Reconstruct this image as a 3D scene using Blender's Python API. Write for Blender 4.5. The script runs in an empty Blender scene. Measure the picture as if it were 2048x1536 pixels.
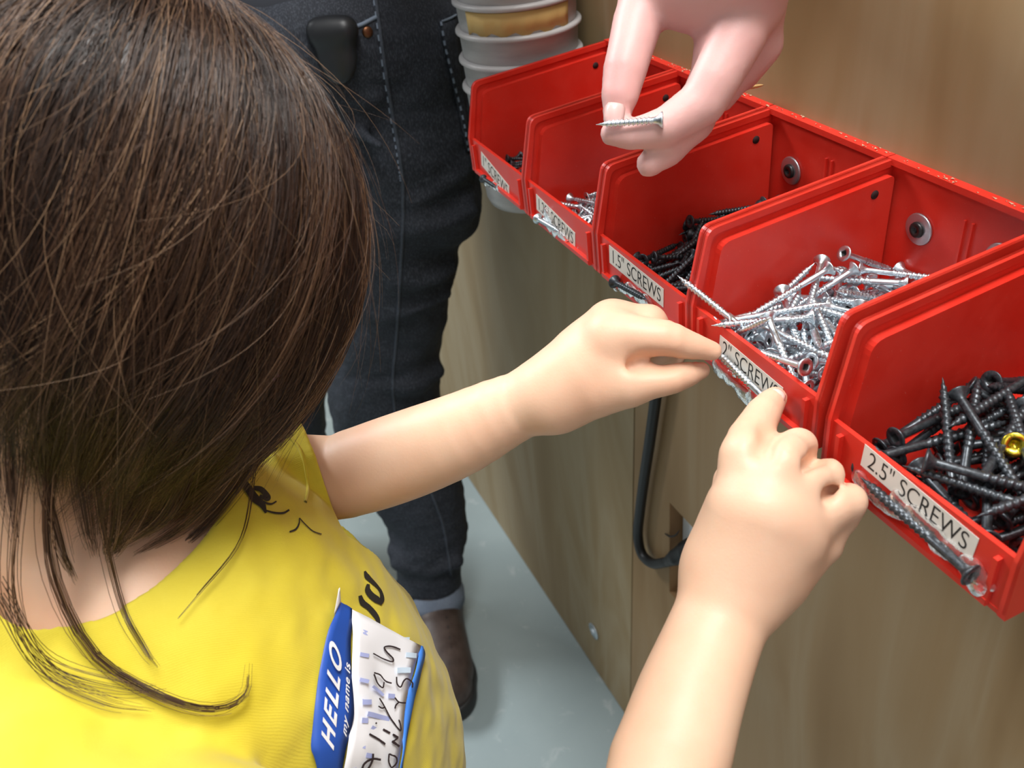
import bpy, bmesh, math, random
import numpy as np
from mathutils import Vector, Matrix, Quaternion
from mathutils.bvhtree import BVHTree
import openvdb

random.seed(7); RNG = np.random.default_rng(7)
SC = bpy.context.scene
COL = SC.collection

# ------------------------------------------------------------------ camera
# world: wall_right is the plane y = 0, x runs away along it, z up, metres
FPX = 1800.0
CAM = np.array([0.0, 0.375, 1.17])
ROT = np.array([[-0.41815098, 0.49594651, -0.76104324],
                [-0.90295789, -0.31831781, 0.28868809],
                [-0.09907977, 0.80790521, 0.58092372]])
cd = bpy.data.cameras.new('camera'); cam = bpy.data.objects.new('camera', cd); COL.objects.link(cam)
cd.sensor_width = 36.0; cd.lens = 36.0 * FPX / 2048.0; cd.clip_start = 0.01; cd.clip_end = 50
cam.matrix_world = Matrix([list(ROT[i]) + [float(CAM[i])] for i in range(3)] + [[0, 0, 0, 1]])
cd.dof.use_dof = True; cd.dof.focus_distance = 0.50; cd.dof.aperture_fstop = 14
SC.camera = cam

# ------------------------------------------------------------------ light and exposure
SC.view_settings.view_transform = 'Standard'; SC.view_settings.look = 'None'
SC.view_settings.gamma = 1.0; SC.view_settings.use_curve_mapping = False
SC.view_settings.exposure = 0.0
wd = bpy.data.worlds.new('world'); SC.world = wd; wd.use_nodes = True
wd.node_tree.nodes['Background'].inputs[0].default_value = (0.92, 0.96, 1.0, 1)
wd.node_tree.nodes['Background'].inputs[1].default_value = 0.31

def area(name, loc, aim, sx, sy, power, col=(1, 1, 1)):
    l = bpy.data.lights.new(name, 'AREA'); l.shape = 'RECTANGLE'; l.size = sx; l.size_y = sy
    l.energy = power; l.color = col
    o = bpy.data.objects.new(name, l); COL.objects.link(o); o.location = loc
    o.rotation_euler = (Vector(aim) - Vector(loc)).to_track_quat('-Z', 'Y').to_euler()
    return o
area('ceiling_light_near', (0.13, 0.13, 2.55), (0.33, 0.30, 0.9), 1.0, 0.6, 58, (1.0, 0.99, 0.97))
area('fill_light_behind', (-1.15, 0.75, 2.35), (0.3, 0.25, 0.9), 1.5, 1.0, 9, (1.0, 0.985, 0.96))  # weak fill added behind the camera, no known fixture there
area('fill_light_far', (2.6, 1.4, 2.7), (1.5, 0.4, 0.2), 1.2, 0.6, 82, (0.95, 0.98, 1.0))  # added fill that brightens the far floor, plywood and jeans

# ------------------------------------------------------------------ helpers
def W(x, y, d):
    """point at depth d (metres along the lens axis) on the sight line of photo pixel (x, y)"""
    return CAM + ROT @ np.array([(x - 1024) / FPX * d, -(y - 768) / FPX * d, -d])

def ray(x, y):
    r = ROT @ np.array([(x - 1024) / FPX, -(y - 768) / FPX, -1.0])
    return r

def onplane(x, y, axis, val):
    r = ray(x, y); return CAM + r * ((val - CAM[axis]) / r[axis])

def depth(p):
    return float((np.array(p) - CAM) @ -ROT[:, 2])

def px(p):
    v = ROT.T @ (np.array(p) - CAM); return (1024 - v[0] / v[2] * FPX, 768 + v[1] / v[2] * FPX)

def link(o, parent=None):
    COL.objects.link(o)
    if parent is not None: o.parent = parent
    return o

def tag(o, label=None, cat=None, group=None, kind=None):
    if label: o['label'] = label
    if cat: o['category'] = cat
    if group: o['group'] = group
    if kind: o['kind'] = kind
    return o

def empty(name, loc=(0, 0, 0)):
    o = bpy.data.objects.new(name, None); o.empty_display_size = 0.01
    COL.objects.link(o); o.location = loc
    return o

def meshobj(name, me, mat, parent=None, smooth=True):
    o = bpy.data.objects.new(name, me)
    if mat is not None:
        for m in (mat if isinstance(mat, (list, tuple)) else [mat]): me.materials.append(m)
    if smooth and len(me.polygons): me.polygons.foreach_set('use_smooth', [True] * len(me.polygons))
    link(o, parent)
    if parent is not None:   # parents are unrotated empties or meshes at a plain location
        pl = Vector((0, 0, 0)); q = parent
        while q is not None: pl += q.location; q = q.parent
        o.location = -pl
    return o

def from_bm(name, bm, mat, parent=None, smooth=False):
    me = bpy.data.meshes.new(name); bm.to_mesh(me); bm.free()
    return meshobj(name, me, mat, parent, smooth)

def from_np(name, V, F, mat, parent=None, smooth=True):
    V = np.asarray(V, dtype=np.float32); F = np.asarray(F, dtype=np.int32)
    me = bpy.data.meshes.new(name)
    me.vertices.add(len(V)); me.vertices.foreach_set('co', V.ravel())
    n = F.shape[1]
    me.loops.add(F.size); me.loops.foreach_set('vertex_index', F.ravel())
    me.polygons.add(len(F)); me.polygons.foreach_set('loop_start', np.arange(0, F.size, n, dtype=np.int32))
    me.update(calc_edges=True)
    return meshobj(name, me, mat, parent, smooth)

def box(bm, lo, hi):
    x0, y0, z0 = lo; x1, y1, z1 = hi
    v = [bm.verts.new(c) for c in ((x0, y0, z0), (x1, y0, z0), (x1, y1, z0), (x0, y1, z0), (x0, y0, z1), (x1, y0, z1), (x1, y1, z1), (x0, y1, z1))]
    for f in ((3, 2, 1, 0), (4, 5, 6, 7), (0, 1, 5, 4), (1, 2, 6, 5), (2, 3, 7, 6), (3, 0, 4, 7)):
        bm.faces.new([v[i] for i in f])

def prism_x(bm, pts, x0, x1):
    """polygon pts in (y, z) extruded from x0 to x1"""
    a = [bm.verts.new((x0, p[0], p[1])) for p in pts]; b = [bm.verts.new((x1, p[0], p[1])) for p in pts]
    n = len(pts)
    bm.faces.new(a); bm.faces.new(b[::-1])
    for i in range(n): bm.faces.new((a[i], b[i], b[(i + 1) % n], a[(i + 1) % n]))

def rounded(pts, rad, seg=5):
    """round the corners of an open/closed 2-D polygon; rad is a list"""
    out = []; n = len(pts)
    for i, p in enumerate(pts):
        r = rad[i]; p = np.array(p, float)
        if r <= 0: out.append(tuple(p)); continue
        a = np.array(pts[i - 1]) - p; b = np.array(pts[(i + 1) % n]) - p
        la, lb = np.linalg.norm(a), np.linalg.norm(b); a /= la; b /= lb
        ang = math.acos(max(-1, min(1, a @ b))); t = min(r / math.tan(ang / 2), la * .45, lb * .45)
        A, B = p + a * t, p + b * t
        for k in range(seg + 1):
            s = k / seg; out.append(tuple((1 - s) ** 2 * A + 2 * s * (1 - s) * p + s * s * B))
    return out

def frame_of(d):
    d = np.array(d, float); d /= np.linalg.norm(d)
    u = np.cross(d, [0, 0, 1.0] if abs(d[2]) < .9 else [1.0, 0, 0]); u /= np.linalg.norm(u)
    return d, u, np.cross(d, u)

def lathe(bm, prof, p0, axis, n=24, closed_ends=True):
    """prof: list of (distance along axis, radius)"""
    d, u, v = frame_of(axis); p0 = np.array(p0, float); rings = []
    for t, r in prof:
        if r < 1e-7: rings.append([bm.verts.new(p0 + d * t)])
        else: rings.append([bm.verts.new(p0 + d * t + r * (math.cos(2 * math.pi * k / n) * u + math.sin(2 * math.pi * k / n) * v)) for k in range(n)])
    for A, B in zip(rings, rings[1:]):
        for k in range(n):
            k2 = (k + 1) % n
            if len(A) == 1 and len(B) == 1: continue
            if len(A) == 1: bm.faces.new((A[0], B[k2], B[k]))
            elif len(B) == 1: bm.faces.new((A[k], A[k2], B[0]))
            else: bm.faces.new((A[k], A[k2], B[k2], B[k]))
    return rings

def smooth_path(P, n):
    """Catmull-Rom through P (k x m array), n samples"""
    P = np.asarray(P, float); k = len(P)
    Q = np.vstack([2 * P[0] - P[1], P, 2 * P[-1] - P[-2]])
    out = []
    for t in np.linspace(0, k - 1, n):
        i = min(int(t), k - 2); s = t - i
        a, b, c, d = Q[i], Q[i + 1], Q[i + 2], Q[i + 3]
        out.append(.5 * (2 * b + (c - a) * s + (2 * a - 5 * b + 4 * c - d) * s * s + (3 * b - a - 3 * c + d) * s ** 3))
    return np.array(out)

def tubes(strands, sides=3):
    """strands: list of (k x 4) arrays x, y, z, radius -> V, F (quads), strand index per face"""
    Vs, Fs, idx = [], [], []; base = 0
    ang = np.arange(sides) * 2 * np.pi / sides
    for si, S in enumerate(strands):
        P, r = S[:, :3], S[:, 3]; k = len(P)
        T = np.gradient(P, axis=0); T /= np.linalg.norm(T, axis=1, keepdims=True) + 1e-12
        ref = np.array([.31, .22, .93]); U = np.cross(T, ref); U /= np.linalg.norm(U, axis=1, keepdims=True) + 1e-12
        Vv = np.cross(T, U)
        ring = P[:, None, :] + r[:, None, None] * (np.cos(ang)[None, :, None] * U[:, None, :] + np.sin(ang)[None, :, None] * Vv[:, None, :])
        Vs.append(ring.reshape(-1, 3))
        i = np.arange(k - 1)[:, None] * sides; j = np.arange(sides)[None, :]; j2 = (j + 1) % sides
        F = np.stack([i + j, i + j2, i + sides + j2, i + sides + j], axis=-1).reshape(-1, 4) + base
        Fs.append(F); idx.append(np.full(len(F), si)); base += k * sides
    return np.vstack(Vs), np.vstack(Fs), np.concatenate(idx)

# ------------------------------------------------------------------ signed-distance modelling (one continuous skin per body)
class Field:
    def __init__(s, lo, hi, h):
        s.lo = np.array(lo, float); s.h = h
        s.n = np.ceil((np.array(hi) - s.lo) / h).astype(int) + 1
        s.a = np.full(tuple(s.n), 0.05, np.float32)
    def _blk(s, lo, hi):
        i0 = np.clip(np.floor((np.array(lo) - s.lo) / s.h).astype(int), 0, s.n); i1 = np.clip(np.ceil((np.array(hi) - s.lo) / s.h).astype(int) + 1, 0, s.n)
        if np.any(i1 <= i0): return None, None
        g = [(s.lo[k] + s.h * np.arange(i0[k], i1[k])).astype(np.float32) for k in range(3)]
        return tuple(slice(a, b) for a, b in zip(i0, i1)), (g[0][:, None, None], g[1][None, :, None], g[2][None, None, :])
    def _mix(s, sl, d, k, op):
        a = s.a[sl]
        if op == 'add':
            if k <= 0: s.a[sl] = np.minimum(a, d); return
            hh = np.maximum(k - np.abs(a - d), 0) / k; s.a[sl] = np.minimum(a, d) - hh * hh * k * .25
        else:
            d = -d
            if k <= 0: s.a[sl] = np.maximum(a, d); return
            hh = np.maximum(k - np.abs(a - d), 0) / k; s.a[sl] = np.maximum(a, d) + hh * hh * k * .25
    def cone(s, A, B, ra, rb, k=.004, op='add', flat=None):
        """tapered capsule; flat = (axis vector, factor) squashes it across that axis"""
        A = np.array(A, float); B = np.array(B, float); m = max(ra, rb) + k + 3 * s.h + (.012 if op == 'add' else 0)
        sl, g = s._blk(np.minimum(A, B) - m, np.maximum(A, B) + m)
        if sl is None: return
        ab = B - A; L2 = max(ab @ ab, 1e-12)
        t = np.clip(((g[0] - A[0]) * ab[0] + (g[1] - A[1]) * ab[1] + (g[2] - A[2]) * ab[2]) / L2, 0, 1)
        q = [g[i] - A[i] - t * ab[i] for i in range(3)]
        if flat is not None:
            ax = np.array(flat[0], float); ax /= np.linalg.norm(ax); f = flat[1]
            w = (q[0] * ax[0] + q[1] * ax[1] + q[2] * ax[2]) * (1 / f - 1)
            q = [q[i] + w * ax[i] for i in range(3)]
        d = np.sqrt(q[0] ** 2 + q[1] ** 2 + q[2] ** 2) - (ra + (rb - ra) * t)
        s._mix(sl, d.astype(np.float32), k, op)
    def ell(s, C, ax, rad, k=.004, op='add'):
        """ellipsoid, ax = 3 orthonormal axes (rows)"""
        C = np.array(C, float); ax = np.array(ax, float); m = max(rad) + k + 3 * s.h + (.012 if op == 'add' else 0)
        sl, g = s._blk(C - m, C + m)
        if sl is None: return
        q = [(g[0] - C[0]) * a[0] + (g[1] - C[1]) * a[1] + (g[2] - C[2]) * a[2] for a in ax]
        k0 = np.sqrt(sum((q[i] / rad[i]) ** 2 for i in range(3))); k1 = np.sqrt(sum((q[i] / rad[i] ** 2) ** 2 for i in range(3))) + 1e-6
        s._mix(sl, (k0 * (k0 - 1) / k1).astype(np.float32), k, op)
    def chain(s, pts, k=.004, op='add', n=None, flat=None):
        """pts rows x, y, z, r joined without swelling, then blended in once; smoothed when n is given"""
        P = smooth_path(pts, n) if n else np.asarray(pts, float)
        m = P[:, 3].max() + k + 3 * s.h + (.012 if op == 'add' else 0)
        sl, g = s._blk(P[:, :3].min(0) - m, P[:, :3].max(0) + m)
        if sl is None: return
        best = None
        for a, b in zip(P, P[1:]):
            A, ab = a[:3], b[:3] - a[:3]; L2 = max(ab @ ab, 1e-12)
            t = np.clip(((g[0] - A[0]) * ab[0] + (g[1] - A[1]) * ab[1] + (g[2] - A[2]) * ab[2]) / L2, 0, 1)
            d = np.sqrt(sum((g[i] - A[i] - t * ab[i]) ** 2 for i in range(3))) - (a[3] + (b[3] - a[3]) * t)
            best = d if best is None else np.minimum(best, d)
        s._mix(sl, best.astype(np.float32), k, op)
    def cyl(s, A, B, r, k=.002, op='sub'):
        """flat-ended cylinder"""
        A = np.array(A, float); B = np.array(B, float); L = np.linalg.norm(B - A); u = (B - A) / L; m = r + k + 4 * s.h
        sl, g = s._blk(np.minimum(A, B) - m, np.maximum(A, B) + m)
        if sl is None: return
        t = (g[0] - A[0]) * u[0] + (g[1] - A[1]) * u[1] + (g[2] - A[2]) * u[2]
        rad = np.sqrt(np.maximum(sum((g[i] - A[i] - t * u[i]) ** 2 for i in range(3)), 0)) - r
        d = np.maximum(rad, np.maximum(-t, t - L))
        s._mix(sl, d.astype(np.float32), k, op)
    def wobble(s, amp, freq, seed, n=9):
        """gentle cloth unevenness: a sum of slanted waves"""
        rg = np.random.default_rng(seed); g = [(s.lo[k] + s.h * np.arange(s.n[k])).astype(np.float32) for k in range(3)]
        g = (g[0][:, None, None], g[1][None, :, None], g[2][None, None, :]); m = np.abs(s.a) < .03; acc = np.zeros(s.a.shape, np.float32)
        for i in range(n):
            k = rg.normal(0, 1, 3); k *= freq * rg.uniform(.5, 1.6) / np.linalg.norm(k); p = rg.uniform(0, 6.28)
            acc += np.sin(g[0] * k[0] + g[1] * k[1] + g[2] * k[2] + p + .8 * np.sin(g[2] * k[1] + g[0] * k[2]))
        s.a = np.where(m, s.a + amp * acc / math.sqrt(n), s.a)
    def mesh(s, name, mat, parent=None, smooth_iter=0):
        g = openvdb.FloatGrid(); g.background = 0.05
        g.copyFromArray(s.a)
        P, Q = g.convertToQuads(isovalue=0.0)[:2]
        V = P * s.h + s.lo
        o = from_np(name, V, Q[:, ::-1], mat, parent)
        return o

def PX(rows):
    """rows (pixel x, pixel y, depth m, radius in pixels) -> x, y, z, radius in metres"""
    out = []
    for x, y, d, r in rows: out.append(list(W(x, y, d)) + [r * d / FPX])
    return np.array(out)

# ------------------------------------------------------------------ materials
def mat(name, col, rough=.5, metal=0.0, spec=.5, **kw):
    m = bpy.data.materials.new(name); m.use_nodes = True
    b = m.node_tree.nodes['Principled BSDF']
    b.inputs['Base Color'].default_value = (*col, 1); b.inputs['Roughness'].default_value = rough
    b.inputs['Metallic'].default_value = metal; b.inputs['Specular IOR Level'].default_value = spec
    for k, v in kw.items(): b.inputs[k.replace('_', ' ')].default_value = v
    return m

class N:
    """small node-graph builder"""
    def __init__(s, m): s.t = m.node_tree; s.b = s.t.nodes['Principled BSDF']
    def new(s, typ, **kw):
        n = s.t.nodes.new(typ)
        for k, v in kw.items(): setattr(n, k, v)
        return n
    def lk(s, a, b): s.t.links.new(a, b)
    def coords(s, scale=(1, 1, 1), loc=(0, 0, 0), rot=(0, 0, 0), out='Object'):
        c = s.new('ShaderNodeTexCoord'); mp = s.new('ShaderNodeMapping')
        mp.inputs['Scale'].default_value = scale; mp.inputs['Location'].default_value = loc; mp.inputs['Rotation'].default_value = rot
        s.lk(c.outputs[out], mp.inputs['Vector']); return mp.outputs[0]
    def noise(s, vec, scale, detail=4, rough=.55, dist=0.0):
        n = s.new('ShaderNodeTexNoise'); n.inputs['Scale'].default_value = scale; n.inputs['Detail'].default_value = detail
        n.inputs['Roughness'].default_value = rough; n.inputs['Distortion'].default_value = dist
        s.lk(vec, n.inputs['Vector']); return n.outputs['Fac']
    def ramp(s, fac, stops):
        r = s.new('ShaderNodeValToRGB'); e = r.color_ramp.elements
        while len(e) < len(stops): e.new(.5)
        for q, (p, c) in zip(e, stops): q.position = p; q.color = (*c, 1) if len(c) == 3 else c
        s.lk(fac, r.inputs[0]); return r.outputs[0]
    def mix(s, fac, a, b, mode='MIX'):
        m = s.new('ShaderNodeMix', data_type='RGBA', blend_type=mode)
        for sock, v in ((m.inputs[0], fac), (m.inputs[6], a), (m.inputs[7], b)):
            if hasattr(v, 'links'): s.lk(v, sock)
            elif isinstance(v, (int, float)): sock.default_value = v
            else: sock.default_value = (*v, 1)
        return m.outputs[2]
    def base(s, c): s.lk(c, s.b.inputs['Base Color'])
    def bump(s, h, strength=.3, dist=.001):
        b = s.new('ShaderNodeBump'); b.inputs['Strength'].default_value = strength; b.inputs['Distance'].default_value = dist
        s.lk(h, b.inputs['Height']); s.lk(b.outputs[0], s.b.inputs['Normal'])
    def math(s, op, a, b=None):
        m = s.new('ShaderNodeMath', operation=op)
        for sock, v in zip(m.inputs, (a, b)):
            if v is None: continue
            if hasattr(v, 'links'): s.lk(v, sock)
            else: sock.default_value = v
        return m.outputs[0]
# ------------------------------------------------------------------ setting
def plywood(name, seed, base, dark, light):
    m = mat(name, base, .55, spec=.3); n = N(m)
    v = n.coords((1, 1, 1), (seed * 3.1, 0, seed * 1.7))
    vs = n.coords((4.0, 4.0, .9), (seed, 0, seed * .7))
    broad = n.noise(vs, 2.2, 3, .5, 1.4)
    vf = n.coords((160, 160, 3.0), (seed, 0, 0)); fine = n.noise(vf, 1.0, 3, .6)
    blot = n.noise(v, 2.4, 2, .5)
    c = n.ramp(broad, [(.3, dark), (.46, base), (.60, light), (.72, base)])
    c = n.mix(n.math('MULTIPLY', fine, .35), c, dark)
    c = n.mix(n.ramp(blot, [(.45, (0, 0, 0)), (.75, (.45, .45, .45))]), c, light)
    n.base(c); n.bump(fine, .15, .0006)
    return m
PLY_A = plywood('plywood_far', 1.0, (.34, .245, .125), (.28, .19, .085), (.40, .315, .19))
PLY_B = plywood('plywood_near', 2.6, (.33, .215, .105), (.27, .165, .072), (.37, .265, .15))
PLY_EDGE = mat('plywood_cut_edge', (.30, .17, .075), .7)
def make_floor_mat():
    m = mat('painted_concrete', (.46, .55, .56), .38, spec=.4); n = N(m)
    v = n.coords((1, 1, 1)); a = n.noise(v, 3.0, 5, .6); b = n.noise(v, 26, 5, .65, .6); s_ = n.noise(v, 300, 2, .5)
    c = n.ramp(a, [(.3, (.27, .335, .345)), (.7, (.335, .40, .405))])
    c = n.mix(n.ramp(b, [(.60, (0, 0, 0)), (.72, (.38, .38, .38))]), c, (.60, .63, .62))
    c = n.mix(n.ramp(s_, [(.74, (0, 0, 0)), (.77, (.6, .6, .6))]), c, (.12, .13, .12))
    n.base(c); n.bump(b, .08, .001); return m
FLOOR = make_floor_mat(); WHITE_WALL = mat('white_paint', (.74, .74, .72), .6)

def struct(name, bm, m, parent=None, label=None):
    o = from_bm(name, bm, m, parent)
    if parent is None: o['kind'] = 'structure'
    if label: o['label'] = label
    return o
bm = bmesh.new(); box(bm, (-1.6, -.15, -.06), (4.2, 3.0, 0)); struct('floor', bm, FLOOR, label='painted grey blue concrete floor with pale scuffs')
bm = bmesh.new(); box(bm, (4.2, -.15, -.06), (4.3, 3.0, 2.9)); struct('wall_far', bm, WHITE_WALL, label='plain white wall at the far end of the room')

# wall_right: two plywood boards with a thin joint, and a cut-out for a socket in the near one
seam_top = onplane(1269, 815, 1, 0); seam_bot = onplane(1261, 1390, 1, 0)
sx = (seam_top[0] + seam_bot[0]) / 2
wr = empty('wall_right', (0, 0, 0)); tag(wr, 'plywood wall behind the red bins', kind='structure')
slope = (seam_top[0] - seam_bot[0]) / (seam_top[2] - seam_bot[2])
def seam_x(z): return seam_bot[0] + slope * (z - seam_bot[2])
def ply(name, quads, m):
    bm = bmesh.new()
    for q in quads:   # q: four (x, z) corners
        a = [bm.verts.new((x, 0, z)) for x, z in q]; b = [bm.verts.new((x, -.018, z)) for x, z in q]
        bm.faces.new(a); bm.faces.new(b[::-1])
        for i in range(4): bm.faces.new((a[i], b[i], b[(i + 1) % 4], a[(i + 1) % 4]))
    bmesh.ops.recalc_face_normals(bm, faces=bm.faces)
    return from_bm(name, bm, m, wr)
ZT = 2.0
o = ply('plywood_panel', [((4.2, 0.002), (seam_x(0) + .0012, 0.002), (seam_x(ZT) + .0012, ZT), (4.2, ZT))], PLY_A)
o['label'] = 'farther plywood board, paler with grey streaks'
h0 = onplane(1342, 1008, 1, 0); h1 = onplane(1336, 1180, 1, 0)
HX1 = (h0[0] + h1[0]) / 2; HX0 = HX1 - .062; HZ1 = h0[2]; HZ0 = h1[2]
xr = -1.6
def sxn(z): return seam_x(z) - .0012
o = ply('plywood_panel', [((sxn(0), .002), (xr, .002), (xr, HZ0), (sxn(HZ0), HZ0)),
        ((sxn(HZ1), HZ1), (xr, HZ1), (xr, ZT), (sxn(ZT), ZT)),
        ((sxn(HZ0), HZ0), (HX1, HZ0), (HX1, HZ1), (sxn(HZ1), HZ1)),
        ((HX0, HZ0), (xr, HZ0), (xr, HZ1), (HX0, HZ1))], PLY_B)
o['label'] = 'nearer plywood board with a rectangular cut-out for a socket'
bm = bmesh.new(); box(bm, (-1.6, -.10, .002), (4.2, -.06, ZT)); from_bm('backing_board', bm, PLY_EDGE, wr)
bm = bmesh.new()   # raw edges of the cut-out
box(bm, (HX1 - .0006, -.06, HZ0), (HX1 + .003, -.0005, HZ1)); box(bm, (HX0 - .003, -.06, HZ0), (HX0 + .0006, -.0005, HZ1))
box(bm, (HX0, -.06, HZ1 - .0006), (HX1, -.0005, HZ1 + .003)); box(bm, (HX0, -.06, HZ0 - .003), (HX1, -.0005, HZ0 + .0006))
o = from_bm('cut_edge', bm, PLY_EDGE, wr)
# ------------------------------------------------------------------ bins
def make_red():
    m = mat('red_plastic', (.60, .021, .012), .34, spec=.5); n = N(m)
    v = n.coords((1, 1, 1)); a = n.noise(v, 45, 4, .6); b = n.noise(v, 900, 2, .5)
    c = n.ramp(a, [(.35, (.60, .024, .013)), (.7, (.64, .036, .021))])
    c = n.mix(n.ramp(b, [(.72, (0, 0, 0)), (.78, (.35, .35, .35))]), c, (.75, .35, .28)); n.base(c)
    r = n.ramp(a, [(.3, (.28, .28, .28)), (.7, (.44, .44, .44))]); n.lk(r, n.b.inputs['Roughness'])
    n.bump(n.noise(v, 30, 2, .5), .05, .002)
    n.b.inputs['Subsurface Weight'].default_value = .08; n.b.inputs['Subsurface Radius'].default_value = (.006, .001, .001)
    n.b.inputs['Subsurface Scale'].default_value = .5
    return m
RED = make_red()
DARK = mat('hole_shade', (.02, .004, .004), .8)
PAPER = mat('label_paper', (.70, .665, .60), .5)
INK = mat('label_ink', (.012, .012, .012), .6)
BINX = [0.6668, 0.5622, 0.4568, 0.3520, 0.2432]
BSHIFT = [.0041, .0046, .0042, .0044, .0006]   # far side of each bin
PITCH = .105; BW = .1042
ZR, YT, ZTOP, YN, ZN, YB, ZB = .9627, .1250, .9552, .1340, .9124, .1335, .8840
def front_y(z): return YB + (YN - YB) * (z - ZB) / (ZN - ZB)
def build_bin_body():
    """local x from 0 (far side) to -BW (near side); y, z are world values"""
    bm = bmesh.new()
    side = rounded([(.0, ZB), (.0, ZR), (YT, ZTOP), (YN, ZN), (YB, ZB)], [0, .001, .007, .006, .003])
    inner = rounded([(.005, ZB), (.005, ZR - .0085), (YT - .0065, ZTOP - .0085), (YN - .0095, ZN - .002), (YB - .004, ZB)], [0, .003, .008, .003, .001])
    for x0, x1 in ((0, -.0016), (-BW + .0016, -BW)): prism_x(bm, side, x0, x1)
    for x0, x1 in ((-.0012, -.0062), (-BW + .0052, -BW + .0012)): prism_x(bm, inner, x0, x1)
    # bead along the free edge of each side
    for xa, xb in ((.0, -.0034), (-BW + .0034, -BW)):
        edge = rounded([(.0, ZR - .0042), (.0, ZR), (YT, ZTOP), (YN, ZN), (YB, ZB), (YB - .0045, ZB), (YN - .0045, ZN), (YT - .0025, ZTOP - .0035), (.0, ZR - .004)], [0, 0, .007, .006, .001, 0, .005, .006, 0])
        prism_x(bm, edge, xa, xb)
    box(bm, (-BW + .001, .0, ZB), (-.001, .0028, ZR))                       # back
    box(bm, (-BW, .0, ZR - .0032), (0, .0062, ZR + .0004))                  # back rim
    box(bm, (-BW + .001, .001, ZB), (-.001, YB - .001, ZB + .0022))         # bottom
    fr = [(front_y(ZN - .0005) - .0042, ZN - .0005), (front_y(ZN - .0005) - .0018, ZN - .0005), (YB - .0014, ZB), (YB - .0042, ZB)]
    prism_x(bm, fr, -.001, -BW + .001)                                       # front panel
    rib = [(front_y(ZN - .004) - .003, ZN - .004), (front_y(ZN - .004) + .0010, ZN - .004), (YB + .001, ZB + .001), (YB - .003, ZB + .001)]
    for x in (-.0085, -BW + .0105): prism_x(bm, rib, x, x - .0022)
    low = [(YB - .003, ZB + .0045), (YB + .0016, ZB + .0045), (YB + .0014, ZB + .0015), (YB - .003, ZB + .0015)]
    prism_x(bm, low, -.0085, -BW + .0085)
    for x in (-.0545, -.0595): box(bm, (x, .0025, ZB + .01), (x - .0012, .0042, ZR - .017))   # rib pair on the back
    bmesh.ops.recalc_face_normals(bm, faces=bm.faces)
    bmesh.ops.bevel(bm, geom=[e for e in bm.edges if e.calc_length() > .0005], offset=.00055, segments=2, affect='EDGES', clamp_overlap=True)
    me = bpy.data.meshes.new('body'); bm.to_mesh(me); bm.free(); return me
bin_me = build_bin_body()
LBL = [('1" SCREWS', (962, 303), (1018, 372)), ('1.25" SCREWS', (1072, 388), (1150, 466)), ('1.5" SCREWS', (1218, 490), (1327, 578)),
       ('2" SCREWS', (1440, 670), (1566, 776)), ('2.5" SCREWS', (1730, 888), (1958, 1078))]
BINLAB = ['red plastic bin farthest along the row, marked 1" SCREWS', 'red plastic bin marked 1.25" SCREWS with bright screws',
          'red plastic bin marked 1.5" SCREWS with black screws', 'red plastic bin marked 2" SCREWS that the child touches',
          'red plastic bin nearest the camera, marked 2.5" SCREWS']
FN = np.array([0, ZN - ZB, -(YN - YB)]); FN /= np.linalg.norm(FN)      # outward normal of the front panels
FP = np.array([0, YB - .0014, ZB]); FP2 = np.array([0, YN - .0018, ZN]); FN = np.cross([1, 0, 0], FP2 - FP); FN /= np.linalg.norm(FN)
if FN[1] < 0: FN = -FN
FU = (FP2 - FP) / np.linalg.norm(FP2 - FP)                              # up along the panel
def front_hit(x, y, off=0.0):
    r = ray(x, y); p = FP + FN * off
    return CAM + r * (((p - CAM) @ FN) / (r @ FN))
def txt(name, s, size, M, m, parent, **kw):
    c = bpy.data.curves.new(name, 'FONT'); c.body = s; c.size = size
    for k, v in kw.items(): setattr(c, k, v)
    o = bpy.data.objects.new(name, c); link(o)
    bpy.context.view_layer.update()
    me = bpy.data.meshes.new_from_object(o.evaluated_get(bpy.context.evaluated_depsgraph_get()))
    bpy.data.objects.remove(o); me.name = name
    if m is None: return me
    me.materials.clear(); me.materials.append(m)
    o = bpy.data.objects.new(name, me); link(o, parent)
    pl = Vector((0, 0, 0)); q = parent
    while q is not None: pl += q.location; q = q.parent
    o.matrix_local = Matrix.Translation(-pl) @ M
    return o
BINS = []
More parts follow.
